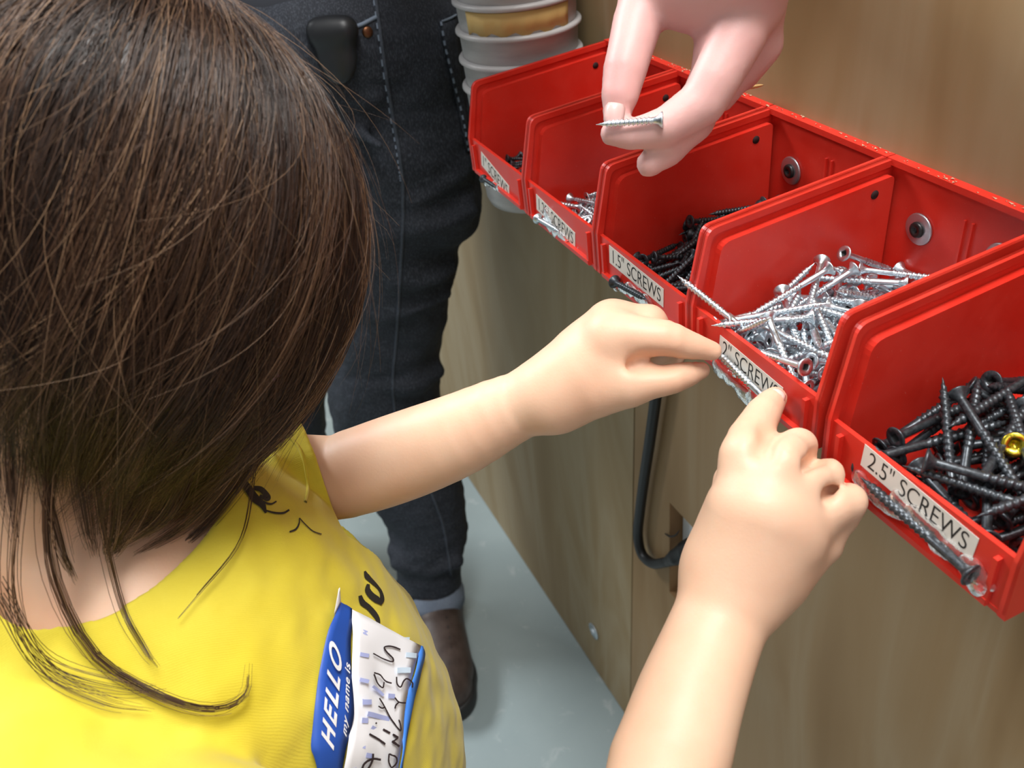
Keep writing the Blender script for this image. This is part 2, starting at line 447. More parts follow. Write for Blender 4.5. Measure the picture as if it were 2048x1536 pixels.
for i, x in enumerate(BINX):
    b = empty('storage_bin', (x, .065, ZB)); tag(b, BINLAB[i], 'bin', 'red screw bins on the plywood wall')
    o = bpy.data.objects.new('body', bin_me); link(o, b); o.location = (0, -.065, -ZB)
    if i == 4: o.scale = (1, 1, 1.10); o.location.z = -ZB + ZR - ZR * 1.10
    if not bin_me.materials: bin_me.materials.append(RED)
    BINS.append(b)
    bm = bmesh.new()      # dark disc painting the shade of a peg hole, far side's inner ledge
    lathe(bm, [(0, 0), (0, .0026), (.0003, .0026), (.0003, 0)], (x - .00622, .018, ZR - .0165), (-1, 0, 0), 16)
    from_bm('peg_hole_shade', bm, DARK, b, True)
    s, TL, TR = LBL[i]
    a = front_hit(*TL, .0003); c = front_hit(*TR, .0003)
    L = np.linalg.norm(c - a); e = (c - a) / L; u = np.cross(FN, e); u /= np.linalg.norm(u)
    if u[2] < 0: u = -u
    H = .0125
    bm = bmesh.new(); q = [a, c, c - u * H, a - u * H]
    v = [bm.verts.new(p) for p in q] + [bm.verts.new(p - FN * .0002) for p in q]
    bm.faces.new(v[:4]); bm.faces.new(v[7:3:-1])
    for k in range(4): bm.faces.new((v[k], v[k + 4], v[(k + 1) % 4 + 4], v[(k + 1) % 4]))
    bmesh.ops.recalc_face_normals(bm, faces=bm.faces)
    lab = from_bm('label_strip', bm, PAPER, b); 
    org = a + e * L * .5 - u * H * .84 + FN * .00008
    M = Matrix([[e[k], u[k], FN[k], org[k]] for k in range(3)] + [[0, 0, 0, 1]])
    t = txt('lettering', s, .0118, M, INK, lab, align_x='CENTER', extrude=.00002, offset=-.00008)
    bpy.context.view_layer.update()
    wdt = t.dimensions.x
    t.matrix_local = t.matrix_local @ Matrix.Diagonal((L * .88 / max(wdt, 1e-6), 1.12, 1, 1))
# ------------------------------------------------------------------ screws
ZINC = mat('zinc_plate', (.66, .73, .78), .24, 1.0); n_ = N(ZINC); n_.lk(n_.ramp(n_.noise(n_.coords(), 400, 2, .5), [(.3, (.26, .26, .26)), (.7, (.46, .46, .46))]), n_.b.inputs['Roughness'])
PHOS = mat('black_phosphate', (.030, .034, .038), .36, .6, .6); n_ = N(PHOS); n_.base(n_.ramp(n_.noise(n_.coords(), 500, 3, .6), [(.35, (.030, .034, .039)), (.8, (.10, .115, .13))]))
BRASS = mat('yellow_zinc', (.62, .50, .05), .25, 1.0)
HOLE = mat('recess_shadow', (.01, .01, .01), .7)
SL = [.025, .032, .038, .051, .063]; SR = [.0018, .0020, .0022, .0023, .0027]; SP = [.0019, .0021, .0023, .0025, .0029]
def screw_meshes(b):
    L, R, pitch = SL[b], SR[b], SP[b]; core = R * .66; hr = R * 1.95; n = 10
    shaft0 = .0042; thr0 = L * (.36 if b > 2 else .18)
    zs = [.0036, shaft0, thr0 - pitch * .3]
    z = thr0
    while z < L - .0004: zs.append(z); z += pitch / 4
    zs.append(L - .0001)
    bm = bmesh.new(); rings = []
    for z in zs:
        ring = []
        for k in range(n):
            th = 2 * math.pi * k / n
            if z < thr0: r = core * 1.12
            else:
                ph = (z / pitch + k / n) % 1.0
                saw = max(0.0, 1 - abs(ph - .5) / .27)
                r = core + (R - core) * saw
                tip = min(1.0, max(.06, (L - z) / (R * 3.2))); r *= tip
            ring.append(bm.verts.new((r * math.cos(th), r * math.sin(th), z)))
        rings.append(ring)
    for A, B in zip(rings, rings[1:]):
        for k in range(n): bm.faces.new((A[k], A[(k + 1) % n], B[(k + 1) % n], B[k]))
    bm.faces.new(rings[-1]); bmesh.ops.recalc_face_normals(bm, faces=bm.faces)
    shaft = bpy.data.meshes.new('wood_screw'); bm.to_mesh(shaft); bm.free()
    shaft.polygons.foreach_set('use_smooth', [True] * len(shaft.polygons))
    bm = bmesh.new(); m = 20
    def sq(th, s): return s / max(abs(math.cos(th)), abs(math.sin(th))) if b > 2 else s * (1 + .22 * math.cos(6 * th))
    prof = [(.0, None, .8), (.0, 0, 0)]
    def ring(z, f): return [bm.verts.new((f(2 * math.pi * k / m) * math.cos(2 * math.pi * k / m), f(2 * math.pi * k / m) * math.sin(2 * math.pi * k / m), z)) for k in range(m)]
    rr = [ring(.0022, lambda t: sq(t, hr * .30)), ring(.0002, lambda t: sq(t, hr * .34)), ring(0, lambda t: hr * .93), ring(.0004, lambda t: hr), ring(.0009, lambda t: hr * .96),
          ring(.0022, lambda t: hr * .62), ring(.0034, lambda t: core * 1.35), ring(.0046, lambda t: core * 1.13)]
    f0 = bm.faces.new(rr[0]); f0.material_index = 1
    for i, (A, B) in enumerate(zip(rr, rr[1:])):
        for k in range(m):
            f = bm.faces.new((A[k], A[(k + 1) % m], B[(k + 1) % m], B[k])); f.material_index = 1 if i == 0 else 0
    bmesh.ops.recalc_face_normals(bm, faces=bm.faces)
    head = bpy.data.meshes.new('head'); bm.to_mesh(head); bm.free()
    head.polygons.foreach_set('use_smooth', [True] * len(head.polygons))
    return shaft, head
PROTO = []
for b in range(5):
    sh, hd = screw_meshes(b); mm = ZINC if b in (1, 3) else PHOS
    sh.materials.append(mm); hd.materials.append(mm); hd.materials.append(HOLE)
    PROTO.append((sh, hd))
def put_screw(b, loc, q, label=None, group=None, parent=None, name='wood_screw', meshes=None):
    sh, hd = meshes or PROTO[b]
    o = bpy.data.objects.new(name, sh); link(o, parent); o.rotation_mode = 'QUATERNION'; o.location = loc; o.rotation_quaternion = q
    h = bpy.data.objects.new('head', hd); link(h, o)
    if label: tag(o, label, 'screw', group)
    return o
SLAB = ['small black wood screw in the 1" bin', 'small bright zinc wood screw in the 1.25" bin', 'black wood screw heaped in the 1.5" bin',
        'bright zinc wood screw heaped in the 2" bin', 'long black wood screw heaped in the 2.5" bin']
SGRP = ['black screws in the 1 inch bin', 'zinc screws in the 1.25 inch bin', 'black screws in the 1.5 inch bin', 'zinc screws in the 2 inch bin', 'black screws in the 2.5 inch bin']
SKIND = ['small black screw in the 1" bin', 'small zinc screw in the 1.25" bin', 'black screw in the 1.5" bin', 'zinc screw in the 2" bin', 'long black screw in the 2.5" bin']
def where(b, p, q):
    """words for where a screw lies in its bin and which way it points"""
    d = q @ Vector((0, 0, 1)); c = Vector(p) + d * SL[b] * .5; fx = (BINX[b] - c.x) / BW; fy = c.y / .134
    dep = 'front' if fy > .72 else 'front half' if fy > .5 else 'back half' if fy > .27 else 'back'
    sid = 'far side' if fx < .28 else 'far-centre' if fx < .5 else 'near-centre' if fx < .74 else 'near side'
    if d.z > .45: o = 'tip up'
    elif d.z < -.45: o = 'head up'
    else:
        a = math.degrees(math.atan2(d.y, d.x)) % 360
        o = ['tip away', 'tip away and outwards', 'tip outwards', 'tip near and outwards', 'tip to the near bins', 'tip near and inwards', 'tip to the wall', 'tip away and inwards'][int(((a + 22.5) % 360) // 45)]
    return SKIND[b] + ', ' + dep + ', ' + sid + ', ' + o
SCREWS = [int(v) for v in '''0 6296 663 8885 182 -711 -92 672
0 5924 1028 8885 265 -717 2 -644
0 6396 1095 8885 353 432 572 -601
0 6440 848 8885 195 560 449 -669
0 6361 451 8885 569 -158 700 402
0 6042 954 8885 432 349 627 -546
0 6231 1039 8885 500 659 -284 485
0 6019 1184 8885 584 705 -132 -381
0 6339 869 8885 640 -515 -500 -276
0 6297 1202 8885 411 -170 -697 562
0 6566 917 8885 646 -502 -512 -260
0 6234 814 8885 239 -528 485 654
0 6012 866 8885 774 -603 -171 -90
0 6211 601 8885 322 550 460 618
0 6022 966 8957 542 567 -540 -305
0 6557 305 8885 568 -607 382 403
0 6432 616 8885 607 712 -87 -343
0 6446 1068 8885 63 214 685 -694
0 6187 1186 8885 649 518 -496 -253
0 6208 1284 8885 138 704 -138 -683
0 6481 1085 8924 283 442 648 -552
0 6327 199 8885 667 -555 -454 201
0 6489 97 8885 457 642 -320 -526
0 6391 1243 8885 590 121 707 -371
0 6171 839 8885 268 462 -423 732
0 6505 944 8885 59 218 -684 694
0 6206 959 8885 239 528 -485 654
0 6138 804 8914 326 -462 588 578
0 6044 1090 8924 77 654 -323 680
0 6345 1255 8885 374 412 -587 588
0 6518 283 8885 588 412 -587 -373
0 6453 658 8885 672 -712 -90 -184
0 6571 1135 8885 145 406 -591 -682
0 6201 768 8958 353 430 -565 -609
0 6304 309 8885 31 -650 -304 -696
0 6336 375 8885 674 -572 433 -176
1 5248 933 8886 438 686 200 -545
1 5147 862 8886 488 -664 265 501
1 5146 404 8886 523 -233 -676 -464
1 5073 1155 8888 102 -156 662 -726
1 5124 787 8931 611 471 613 -169
1 5085 736 8886 480 255 -668 -508
1 5371 826 8886 538 -211 -683 -446
1 5405 862 8886 340 82 -710 -611
1 5386 1306 8886 606 567 -436 349
1 4782 1021 8886 263 -502 509 -648
1 5024 817 8886 650 -513 -498 258
1 5271 896 8886 641 515 496 -279
1 5113 970 8931 9 -311 -643 700
1 4934 1000 8885 246 -597 43 -762
1 4972 874 8931 688 589 -407 -114
1 5318 643 8886 190 84 710 -673
1 5404 591 8928 468 -730 72 493
1 5296 481 8886 620 -62 -712 -323
1 4986 105 8943 368 -726 306 -494
1 5039 370 8886 670 -72 711 -201
1 5401 931 8930 601 574 -374 411
1 5125 380 8932 7 -665 -278 -693
1 5155 1030 8934 522 264 667 -461
1 5401 372 8886 684 -703 -132 -144
1 4725 1291 9115 54 180 927 -325
1 5135 732 8980 481 -254 -679 -493
1 5286 871 8946 134 -481 602 623
1 5348 1011 8928 173 124 692 -690
1 5369 803 8993 521 -802 45 288
1 4780 1065 8936 473 -739 248 -411
1 4733 890 8930 703 -595 380 -85
1 5041 214 8993 136 475 -656 -570
1 5098 928 8981 521 488 664 -220
1 5204 817 8956 571 492 581 -307
1 5418 419 8940 328 -612 -490 527
1 5226 1281 8886 755 384 -487 214
1 5199 270 8926 376 747 -173 520
1 5202 610 8885 212 -467 362 778
1 5400 65 8963 473 -634 499 353
1 5411 141 8886 197 449 -557 -671
1 5278 658 8974 327 -345 -586 -656
1 4871 291 8986 329 -696 -155 -619
1 5188 1244 8948 83 -787 40 610
1 4953 726 9059 220 896 15 386
1 5311 318 8974 92 -216 -700 -675
1 5351 94 8962 658 -642 303 251
1 5020 1108 8960 654 648 -385 64
1 4808 1286 8884 694 295 458 471
1 5186 376 8929 126 -305 645 -689
1 4897 119 8954 381 -763 237 -465
1 5415 1064 8958 730 274 -625 -20
1 5189 867 9026 661 430 -570 232
1 5010 377 8959 162 743 -306 573
1 4883 1242 8887 780 57 595 -183
1 5170 911 9044 4 -576 -478 663
1 5175 570 8927 775 598 64 -194
1 5202 366 8978 282 37 739 611
1 4846 690 9008 332 233 672 619
1 5420 464 9003 649 400 -557 -330
1 4951 565 8980 609 100 767 176
1 5128 196 8943 142 708 -237 650
1 5121 347 8949 670 669 50 318
1 5048 336 8884 146 117 526 -830
1 4858 921 8980 570 -536 -492 -381
1 5423 1269 8933 415 -607 -367 569
1 5414 593 8993 655 6 -683 324
1 4761 1284 8915 503 633 -50 586
1 5069 1004 9034 583 684 407 163
1 5115 548 8951 752 346 -554 85
1 5317 805 8927 715 395 351 -457
1 4834 840 9024 605 -764 98 200
1 5422 1220 8926 620 417 -524 -408
1 4930 1065 8934 137 3 -626 768
1 5202 725 8956 677 632 29 -377
1 4946 237 9022 233 222 733 599
1 5316 1023 8911 438 -126 571 682
1 5130 485 9000 247 349 672 604
1 4878 1214 8948 598 -525 431 -425
2 4009 486 8889 689 -698 153 123
2 3731 1238 8889 634 482 527 296
2 3971 745 8889 327 455 550 -619
2 4293 331 8888 627 -469 -539 312
2 4240 912 8888 207 -711 -66 669
2 4041 142 8889 699 -313 642 43
2 3758 1285 8889 506 -289 653 -483
2 4307 707 8889 193 -81 -710 -673
2 4297 584 8888 131 392 -597 -688
2 3807 513 8889 639 -714 21 -287
2 3747 1179 8889 210 -460 546 -668
2 4117 282 8977 283 -486 640 524
2 4171 272 8968 490 -674 400 381
2 4345 1018 8889 381 404 -589 587
2 4322 457 8889 681 -419 -579 -162
2 4271 373 8966 369 667 394 -513
2 3884 1027 8917 561 473 -574 364
2 3857 679 8930 223 -390 -598 -664
2 4084 930 8937 338 -68 762 -549
2 4047 406 8935 402 369 -669 505
2 4270 691 8934 674 643 -188 -311
2 3773 563 8888 492 -277 658 498
2 4265 601 8934 765 503 -392 -86
2 4060 50 8914 767 -511 -368 123
2 4091 585 8922 11 -329 -574 -750
2 4026 968 8947 42 -81 754 -650
2 4282 57 8887 802 -106 -563 168
2 3964 770 8930 356 -406 -586 -604
2 4081 365 9070 442 -658 -541 -281
2 4013 835 9010 74 -791 -97 600
2 4073 341 9019 358 115 797 473
2 4299 121 8915 299 -243 633 672
2 4208 1110 9016 602 761 126 -206
2 3765 916 8964 697 -98 677 -214
2 4348 817 8934 128 148 -709 677
2 3817 618 8935 734 -207 645 55
2 4311 701 8940 731 -32 -542 -413
2 4347 251 8963 393 -392 -575 -601
2 4320 52 8932 607 -44 -629 -484
2 3865 400 8904 438 -205 515 708
2 4332 130 9025 527 -644 391 393
2 4350 93 8956 644 -640 -12 420
2 3780 635 8936 775 -577 -173 -189
2 4348 789 8985 574 600 316 -460
2 4009 632 8991 334 111 -655 -669
2 4288 681 9038 503 -786 -293 -209
2 4262 101 9033 228 -158 688 670
2 4179 731 8994 421 266 651 -573
2 4347 171 9072 358 -422 645 526
2 4127 566 8970 742 -376 -517 -201
2 3855 1112 8939 567 757 -78 -316
2 3664 804 8971 275 -496 -626 -535
2 4251 381 9062 622 -703 -267 -218
2 3938 1293 8933 580 180 -674 421
2 3924 342 9007 168 -491 546 658
2 3974 215 8932 747 -643 150 73
2 4132 693 8989 428 209 639 -604
2 4347 454 9066 552 -621 -408 -379
2 4277 99 9090 602 -476 -579 -275
2 4285 790 9052 696 314 -645 -29
2 3898 1151 8907 814 544 107 170
2 4090 560 9014 558 205 620 -513
2 3958 1289 8985 56 -184 -709 678
2 4361 772 9087 486 -207 -737 422
2 4205 855 9008 337 -696 -449 -448
2 4002 444 9033 672 -109 -695 -231
2 4288 796 9137 498 622 -469 380
2 4199 75 8948 922 -373 -97 -36
2 3900 312 8988 618 166 692 -334
2 4354 1154 8970 390 -407 -686 459
2 3801 750 9007 779 539 318 31
2 4039 473 9055 726 -532 -430 -72
2 4034 914 9060 543 -832 -118 16
2 3865 556 9140 448 -391 669 -447
2 4021 1306 8936 482 562 -454 496
2 4238 1168 9001 87 -166 727 -660
2 4086 266 9044 643 -438 -567 270
2 4094 981 8959 777 499 43 382
2 3740 330 9077 384 804 133 434
2 3761 714 9026 229 -196 595 -745
2 3873 648 9102 490 -249 -769 -327
2 3887 383 9055 520 -73 -667 -529
2 4034 791 9116 491 344 698 -390
2 3820 610 9116 690 193 686 122
2 4293 1292 8887 95 -287 -513 804
2 4175 257 9056 268 -501 -569 595
2 4062 575 9160 58 -306 714 -628
2 3752 631 9094 662 663 317 144
2 3693 906 8994 470 -127 712 505
2 3724 562 9148 593 -801 39 76
2 3833 42 9034 470 -154 620 609
2 3962 255 9141 537 437 718 -79
2 4299 248 9081 733 -650 159 119
2 4162 1248 8888 610 552 187 -537
2 3892 41 9044 284 -443 -471 -708
2 3776 43 9041 67 -334 -563 -753
2 4186 657 9116 550 -551 -537 -324
2 3721 1161 8911 879 470 -9 -76
2 3663 1114 8932 477 285 -442 704
2 3764 136 9067 753 -534 374 90
2 4345 1305 8890 24 35 -646 762
2 4234 1284 8889 586 -402 -590 383
2 3754 878 9054 682 567 368 278
2 3824 343 9131 168 595 552 -560
2 3761 654 9160 258 183 768 -556
2 4176 76 9098 65 -829 -44 554
3 3084 1257 8890 531 636 320 -459
3 2739 1133 8890 215 57 710 -668
3 3154 524 8890 356 706 98 -605
3 2861 1305 8890 340 443 -558 614
3 2975 614 8890 702 -661 -264 -9
3 3133 1161 8890 300 478 528 -634
3 2784 814 8936 633 -58 705 313
3 2766 798 8890 420 362 614 -562
3 2891 676 8891 590 515 418 -461
3 2591 224 8949 389 633 415 525
3 2714 766 8890 608 563 436 -350
3 3215 462 8891 302 -60 -674 -672
3 3297 1233 8891 794 432 -427 -31
3 2660 1228 8890 419 -464 414 -662
3 2614 185 8890 142 -134 -700 -687
3 2610 703 8934 632 -702 65 -321
3 3060 454 8944 687 -632 -308 182
3 2816 445 9049 580 -537 576 -206
3 3296 1236 8957 533 635 -423 366
3 2732 472 9062 194 603 506 585
3 3105 1152 8942 559 698 -156 -418
3 3035 648 9077 443 840 40 312
3 2805 1104 8980 716 -116 680 -103
3 2693 479 9101 247 -45 836 -488
3 2751 539 8943 437 446 -508 593
3 3226 982 8890 48 150 -628 762
3 3305 549 9015 296 -754 176 560
3 2776 313 9139 453 -201 771 400
3 3296 984 8965 425 356 512 -657
3 3231 616 9053 590 -800 98 43
3 2598 1071 8984 245 -495 507 -662
3 3066 66 8889 674 -511 -325 -424
3 2708 1063 9019 353 617 363 603
3 3276 524 9001 599 774 179 -100
3 3204 1202 8944 433 -611 -369 551
3 3097 511 8949 6 284 -702 653
3 3052 469 9054 254 -26 802 -540
3 3087 1156 9071 127 -815 -191 532
3 3310 1282 8890 729 128 -654 -154
3 3137 487 9076 586 -778 -128 -187
3 2809 498 8965 724 -629 -221 -175
3 3282 884 9067 441 -386 -700 407
3 2676 635 8891 658 577 -256 410
3 2673 419 8883 429 269 330 -797
3 3319 1164 9003 652 126 -711 -232
3 2615 1275 8905 684 715 -112 97
3 2604 1249 8959 818 348 457 31
3 2835 1047 9109 482 794 114 -352
3 2993 1188 9094 445 685 372 -441
3 3284 827 9057 640 -81 -728 232
3 2696 618 9034 712 -253 651 -66
3 2862 961 9078 579 760 -81 -284
3 2887 795 9063 66 -654 -425 -622
3 2606 386 8940 601 4 576 554
3 2724 1149 9115 473 697 -454 291
3 3304 462 9117 106 -596 431 669
3 3298 247 9025 318 -452 390 736
3 2842 382 8989 688 481 543 -15
3 3063 220 8994 27 154 473 867
3 2599 1018 9162 580 602 465 291
3 3108 482 9027 621 732 277 49
3 2750 489 9116 270 -533 558 576
3 2830 507 9096 278 -547 473 632
3 3306 774 9064 55 588 105 -800
3 3053 774 9132 476 -285 -638 533
3 2967 504 9082 561 569 -539 268
3 3080 806 9086 187 -121 734 641
3 2615 559 9066 578 -773 205 163
3 2950 261 8886 550 -191 445 680
3 3085 102 9003 701 -588 25 403
3 2650 648 9143 326 442 567 614
3 2994 51 8884 840 -436 33 321
3 3000 283 9008 142 -49 538 830
3 3283 884 9152 609 -36 -739 -285
3 2883 713 9208 316 57 -828 -459
3 2619 48 8886 307 21 484 819
3 2924 364 9194 516 -25 722 460
3 2635 678 8912 479 298 -481 671
3 3282 355 9112 710 470 -523 -36
3 3306 1252 9008 836 322 -442 -44
3 2627 892 9271 447 -389 778 208
3 3120 539 9251 541 -832 -56 -111
3 3279 51 8959 757 -524 -167 352
3 2810 139 9067 399 681 482 380
3 2636 1227 9037 692 -86 717 2
3 3146 1282 8961 723 -135 -664 135
3 3091 1165 9135 91 685 5 -723
3 3304 1281 8941 796 242 -322 -452
3 3291 619 9249 215 282 -726 -589
3 3044 1165 9211 530 56 -823 -198
3 3296 1089 8980 486 270 415 -720
3 2614 462 9195 329 718 -471 392
3 3045 877 9074 701 -539 -229 407
3 2673 60 9037 611 -287 688 -266
3 3276 60 9025 313 -625 -263 665
3 2608 1282 9196 121 -791 153 -580
3 3239 1248 9109 740 591 -177 -267
3 3294 469 9242 198 336 804 -450
3 3147 687 9291 552 -815 -104 -143
3 3295 1304 9079 621 652 233 -368
4 1672 924 8894 503 264 661 -490
4 1750 994 8894 289 487 -519 640
4 1852 923 8894 550 196 684 -436
4 1542 1098 8894 284 492 -515 642
4 1652 237 8894 489 -282 -654 -504
4 2149 665 8962 56 263 705 -656
4 2075 956 8894 516 646 -298 476
4 1778 428 8896 722 553 311 278
4 1559 672 8894 238 526 -480 661
4 1851 598 8953 91 404 -587 -695
4 1530 64 8894 697 -687 -188 -88
4 2096 258 8936 645 -523 462 312
4 1906 611 8973 302 -542 -514 -592
4 2241 1110 8896 476 544 344 -600
4 1532 826 8943 377 416 567 -603
4 1456 43 8957 481 -658 -277 -509
4 2248 541 9023 317 727 -191 -578
4 2033 1178 8894 699 628 -38 -340
4 2115 355 9064 282 809 51 -514
4 2144 1183 8972 138 12 682 -718
4 2044 465 9055 374 -230 -772 460
4 2099 422 9064 356 -276 -761 466
4 2242 1176 8949 443 335 511 -656
4 1534 626 9089 335 -796 -178 -472
4 1556 548 8993 605 649 150 436
4 2035 455 9166 476 762 -236 -370
4 2176 1173 9050 298 317 -632 641
4 2222 720 9132 528 590 -593 -148
4 1615 40 8921 797 -592 50 106
4 1763 1252 8893 795 562 -227 7
4 2020 1060 8961 506 622 242 -546
4 1457 962 8942 383 375 -600 594
4 2066 60 8890 867 -170 -426 -194
4 1477 681 9000 482 433 548 -529
4 1641 1255 8894 814 552 -175 -46
4 2126 975 8938 630 471 236 -571
4 2036 917 8993 359 -14 -658 662
4 1607 796 8938 834 534 -116 -77
4 2185 172 8897 177 -56 -516 -836
4 1684 349 9084 628 -643 356 256
4 2199 606 9120 264 472 -691 479
4 1921 68 9161 634 -546 -541 88
4 1458 625 9099 594 -728 338 37
4 1630 1146 8995 128 4 616 -777
4 1568 41 9030 515 -417 406 629
4 1569 147 9188 365 -334 707 506
4 1797 1125 8961 184 130 602 -766
4 2035 776 8989 724 611 -102 -304
4 1866 384 9171 275 -360 -716 -531
4 1570 1287 9018 386 -134 663 -627
4 2151 874 9193 308 528 -570 -550
4 1793 1184 8889 846 363 297 255
4 2250 1276 8896 707 -211 -636 224
4 2047 1157 8982 554 -541 -478 415
4 2265 1194 8899 254 -612 -115 740
4 1993 642 9138 101 581 -396 -704
4 1458 715 9241 320 -201 752 541
4 1439 1023 9098 699 -322 638 -2
4 2145 1301 9020 514 342 -585 526
4 1811 1164 9012 168 -278 537 -778
4 1614 993 9102 472 673 40 568
4 1923 1281 9161 581 686 -265 -349'''.split()]
for i in range(0, len(SCREWS), 8):
    r = SCREWS[i:i + 8]
    r[1] += round(BSHIFT[r[0]] * 1e4); q = Quaternion([v * 1e-3 for v in r[4:8]]).normalized(); put_screw(r[0], [v * 1e-4 for v in r[1:4]], q, where(r[0], [v * 1e-4 for v in r[1:4]], q), SGRP[r[0]])
def aim_q(d, spin=0.0):
    return Vector(d).to_track_quat('Z', 'Y') @ Quaternion((0, 0, 1), spin)
# a few lying on top of the heaps, placed one by one: head pixel, tip pixel and heights
def laid(b, head, tip, zh, zt, label, meshes=None, spin=.3):
    A = onplane(*head, 2, zh); B = onplane(*tip, 2, zt); d = (B - A) / np.linalg.norm(B - A)
    o = put_screw(b, A, aim_q(d, spin), meshes=meshes); tag(o, label, 'screw', SGRP[b]); return o
laid(3, (1628, 634), (1436, 650), .918, .9135, 'zinc screw lying level on top, tip at the front edge of the 2" bin')
laid(3, (1680, 728), (1612, 570), .908, .921, 'zinc screw leaning tip up against the others mid-heap in the 2" bin')
laid(3, (1730, 566), (1850, 582), .906, .903, 'zinc screw at the back of the 2" heap, flat head towards the room')
laid(3, (1545, 710), (1606, 566), .906, .919, 'zinc screw pointing steeply up near the far wall of the 2" bin')
laid(3, (1500, 668), (1428, 610), .908, .917, 'zinc screw with its tip against the far front corner of the 2" bin')
br_sh = PROTO[4][0].copy(); br_sh.materials.clear(); br_sh.materials.append(BRASS)
br_hd = PROTO[4][1].copy(); br_hd.materials.clear(); br_hd.materials.append(BRASS); br_hd.materials.append(HOLE)
o = put_screw(4, onplane(2030, 890, 2, .914), aim_q((.5, -.62, -.52)), meshes=(br_sh, br_hd)); tag(o, 'yellow plated screw, head up among black ones in the 2.5" bin', 'screw', SGRP[4])
laid(4, (1960, 965), (2042, 830), .909, .914, 'black screw with head near the front and shank rising to the back, 2.5" bin')
laid(4, (2085, 740), (1798, 915), .916, .9125, 'long black screw lying on top, tip at the front edge of the 2.5" bin')

# glued sample screws and the glue round them: parts of the bins
def make_glue():
    m = mat('hot_glue', (.93, .92, .91), .16, spec=.6); n = N(m)
    n.b.inputs['Transmission Weight'].default_value = .96; n.b.inputs['IOR'].default_value = 1.28
    n.bump(n.noise(n.coords(), 420, 3, .6), .6, .001); return m
GLUE = make_glue()
def glue_blob(i, pts, rad, seed, flat=.45):
    """lumpy smear along pixel points on the front panel"""
    rg = np.random.default_rng(seed); P = [front_hit(x, y, .0006) for x, y in pts]
    lo = np.min(P, axis=0) - .009; hi = np.max(P, axis=0) + .009; F = Field(lo, hi, .0006)
    Q = smooth_path(P, 16)
    for q in Q:
        for _ in range(2):
            c = q + np.array([rg.normal(0, 1), 0, 0]) * rad * .5 + FU * rg.normal(0, 1) * rad * .45 + FN * rg.uniform(-.0002, .0012)
            F.ell(c, [np.array([1, 0, 0]), FU, FN], [rad * rg.uniform(.5, 1.0), rad * rg.uniform(.4, .85), rad * flat * rg.uniform(.6, 1.1)], .002)
    F.mesh('glue_blob', GLUE, BINS[i])['label'] = 'clear lumpy hot glue'
def sample(i, head, tip, off=.0024):
    A = front_hit(*head, off + .0012); B = front_hit(*tip, off); d = (B - A) / np.linalg.norm(B - A)
    loc = Vector(A) - BINS[i].location
    put_screw(i, loc, aim_q(d, .4), parent=BINS[i], name='sample_screw')
sample(0, (966, 357), (1002, 381), .003); glue_blob(0, [(964, 357), (984, 368), (1004, 382)], .0030, 1)
sample(1, (1075, 437), (1124, 466), .003); glue_blob(1, [(1092, 440), (1108, 458), (1130, 474)], .0034, 2); glue_blob(1, [(1094, 424), (1102, 436)], .0024, 9)
sample(2, (1228, 563), (1306, 606), .003); glue_blob(2, [(1240, 570), (1262, 580), (1284, 594), (1300, 606)], .0038, 3)
sample(3, (1546, 812), (1438, 708), .0030); glue_blob(3, [(1436, 722), (1464, 758), (1500, 790), (1540, 822)], .0048, 4)
sample(4, (1945, 1152), (1716, 950), .0030); glue_blob(4, [(1712, 948), (1740, 978), (1770, 1002), (1800, 1024)], .0036, 5); glue_blob(4, [(1800, 1010), (1840, 1040), (1880, 1082), (1910, 1105)], .0042, 6); glue_blob(4, [(1935, 1130), (1962, 1168)], .0044, 7)

# washers and screws that hold the bins to the wall
WASH = mat('steel_washer', (.50, .50, .53), .38, .9); BLKH = mat('black_screw_head', (.018, .018, .018), .35, .3)
def mount(x, y, label):
    p = onplane(x, y, 1, .0030)
    t = empty('mounting_screw', p); tag(t, label, 'screw', 'screws and washers holding the bins')
    bm = bmesh.new(); lathe(bm, [(0, .0030), (0, .0088), (.0003, .0092), (.0011, .0090), (.0014, .0084), (.0014, .0030)], p, (0, 1, 0), 28); bmesh.ops.recalc_face_normals(bm, faces=bm.faces)
    from_bm('washer', bm, WASH, t, True)
    bm = bmesh.new(); lathe(bm, [(0, .0031), (.0018, .0046), (.0030, .0044), (.0034, .0038), (.0034, .0017), (.0016, .0016), (.0016, 0)], p, (0, 1, 0), 20); bmesh.ops.recalc_face_normals(bm, faces=bm.faces)
    from_bm('screw_head', bm, BLKH, t, True)
mount(1583, 341, 'black screw through a grey washer on the back wall of the 1.5" bin')
mount(1839, 458, 'black screw and grey washer on the back of the 2" bin, near its far side')
mount(2002, 520, 'screw and washer behind the top edge of the 2.5" bin')
# sawdust caught on the back rim
rg = np.random.default_rng(4); bm = bmesh.new()
for k in range(120):
    x = rg.uniform(.14, .60); y = rg.uniform(.0008, .0056); z = ZR + .0006; a = rg.uniform(0, 3.1); l = rg.uniform(.0004, .0016); w = l * rg.uniform(.3, .7)
    vs = [bm.verts.new((x + l * math.cos(a) * sx - w * math.sin(a) * sy, y + l * .5 * math.sin(a) * sx + w * .5 * math.cos(a) * sy, z + (.0005 if sx * sy > 0 else 0))) for sx, sy in ((1, 1), (-1, 1), (-1, -1), (1, -1))]
    bm.faces.new(vs)
o = from_bm('sawdust', bm, mat('sawdust', (.50, .30, .19), .9)); tag(o, 'pale sawdust flecks caught on the back rim of the red bins', 'sawdust', kind='stuff')
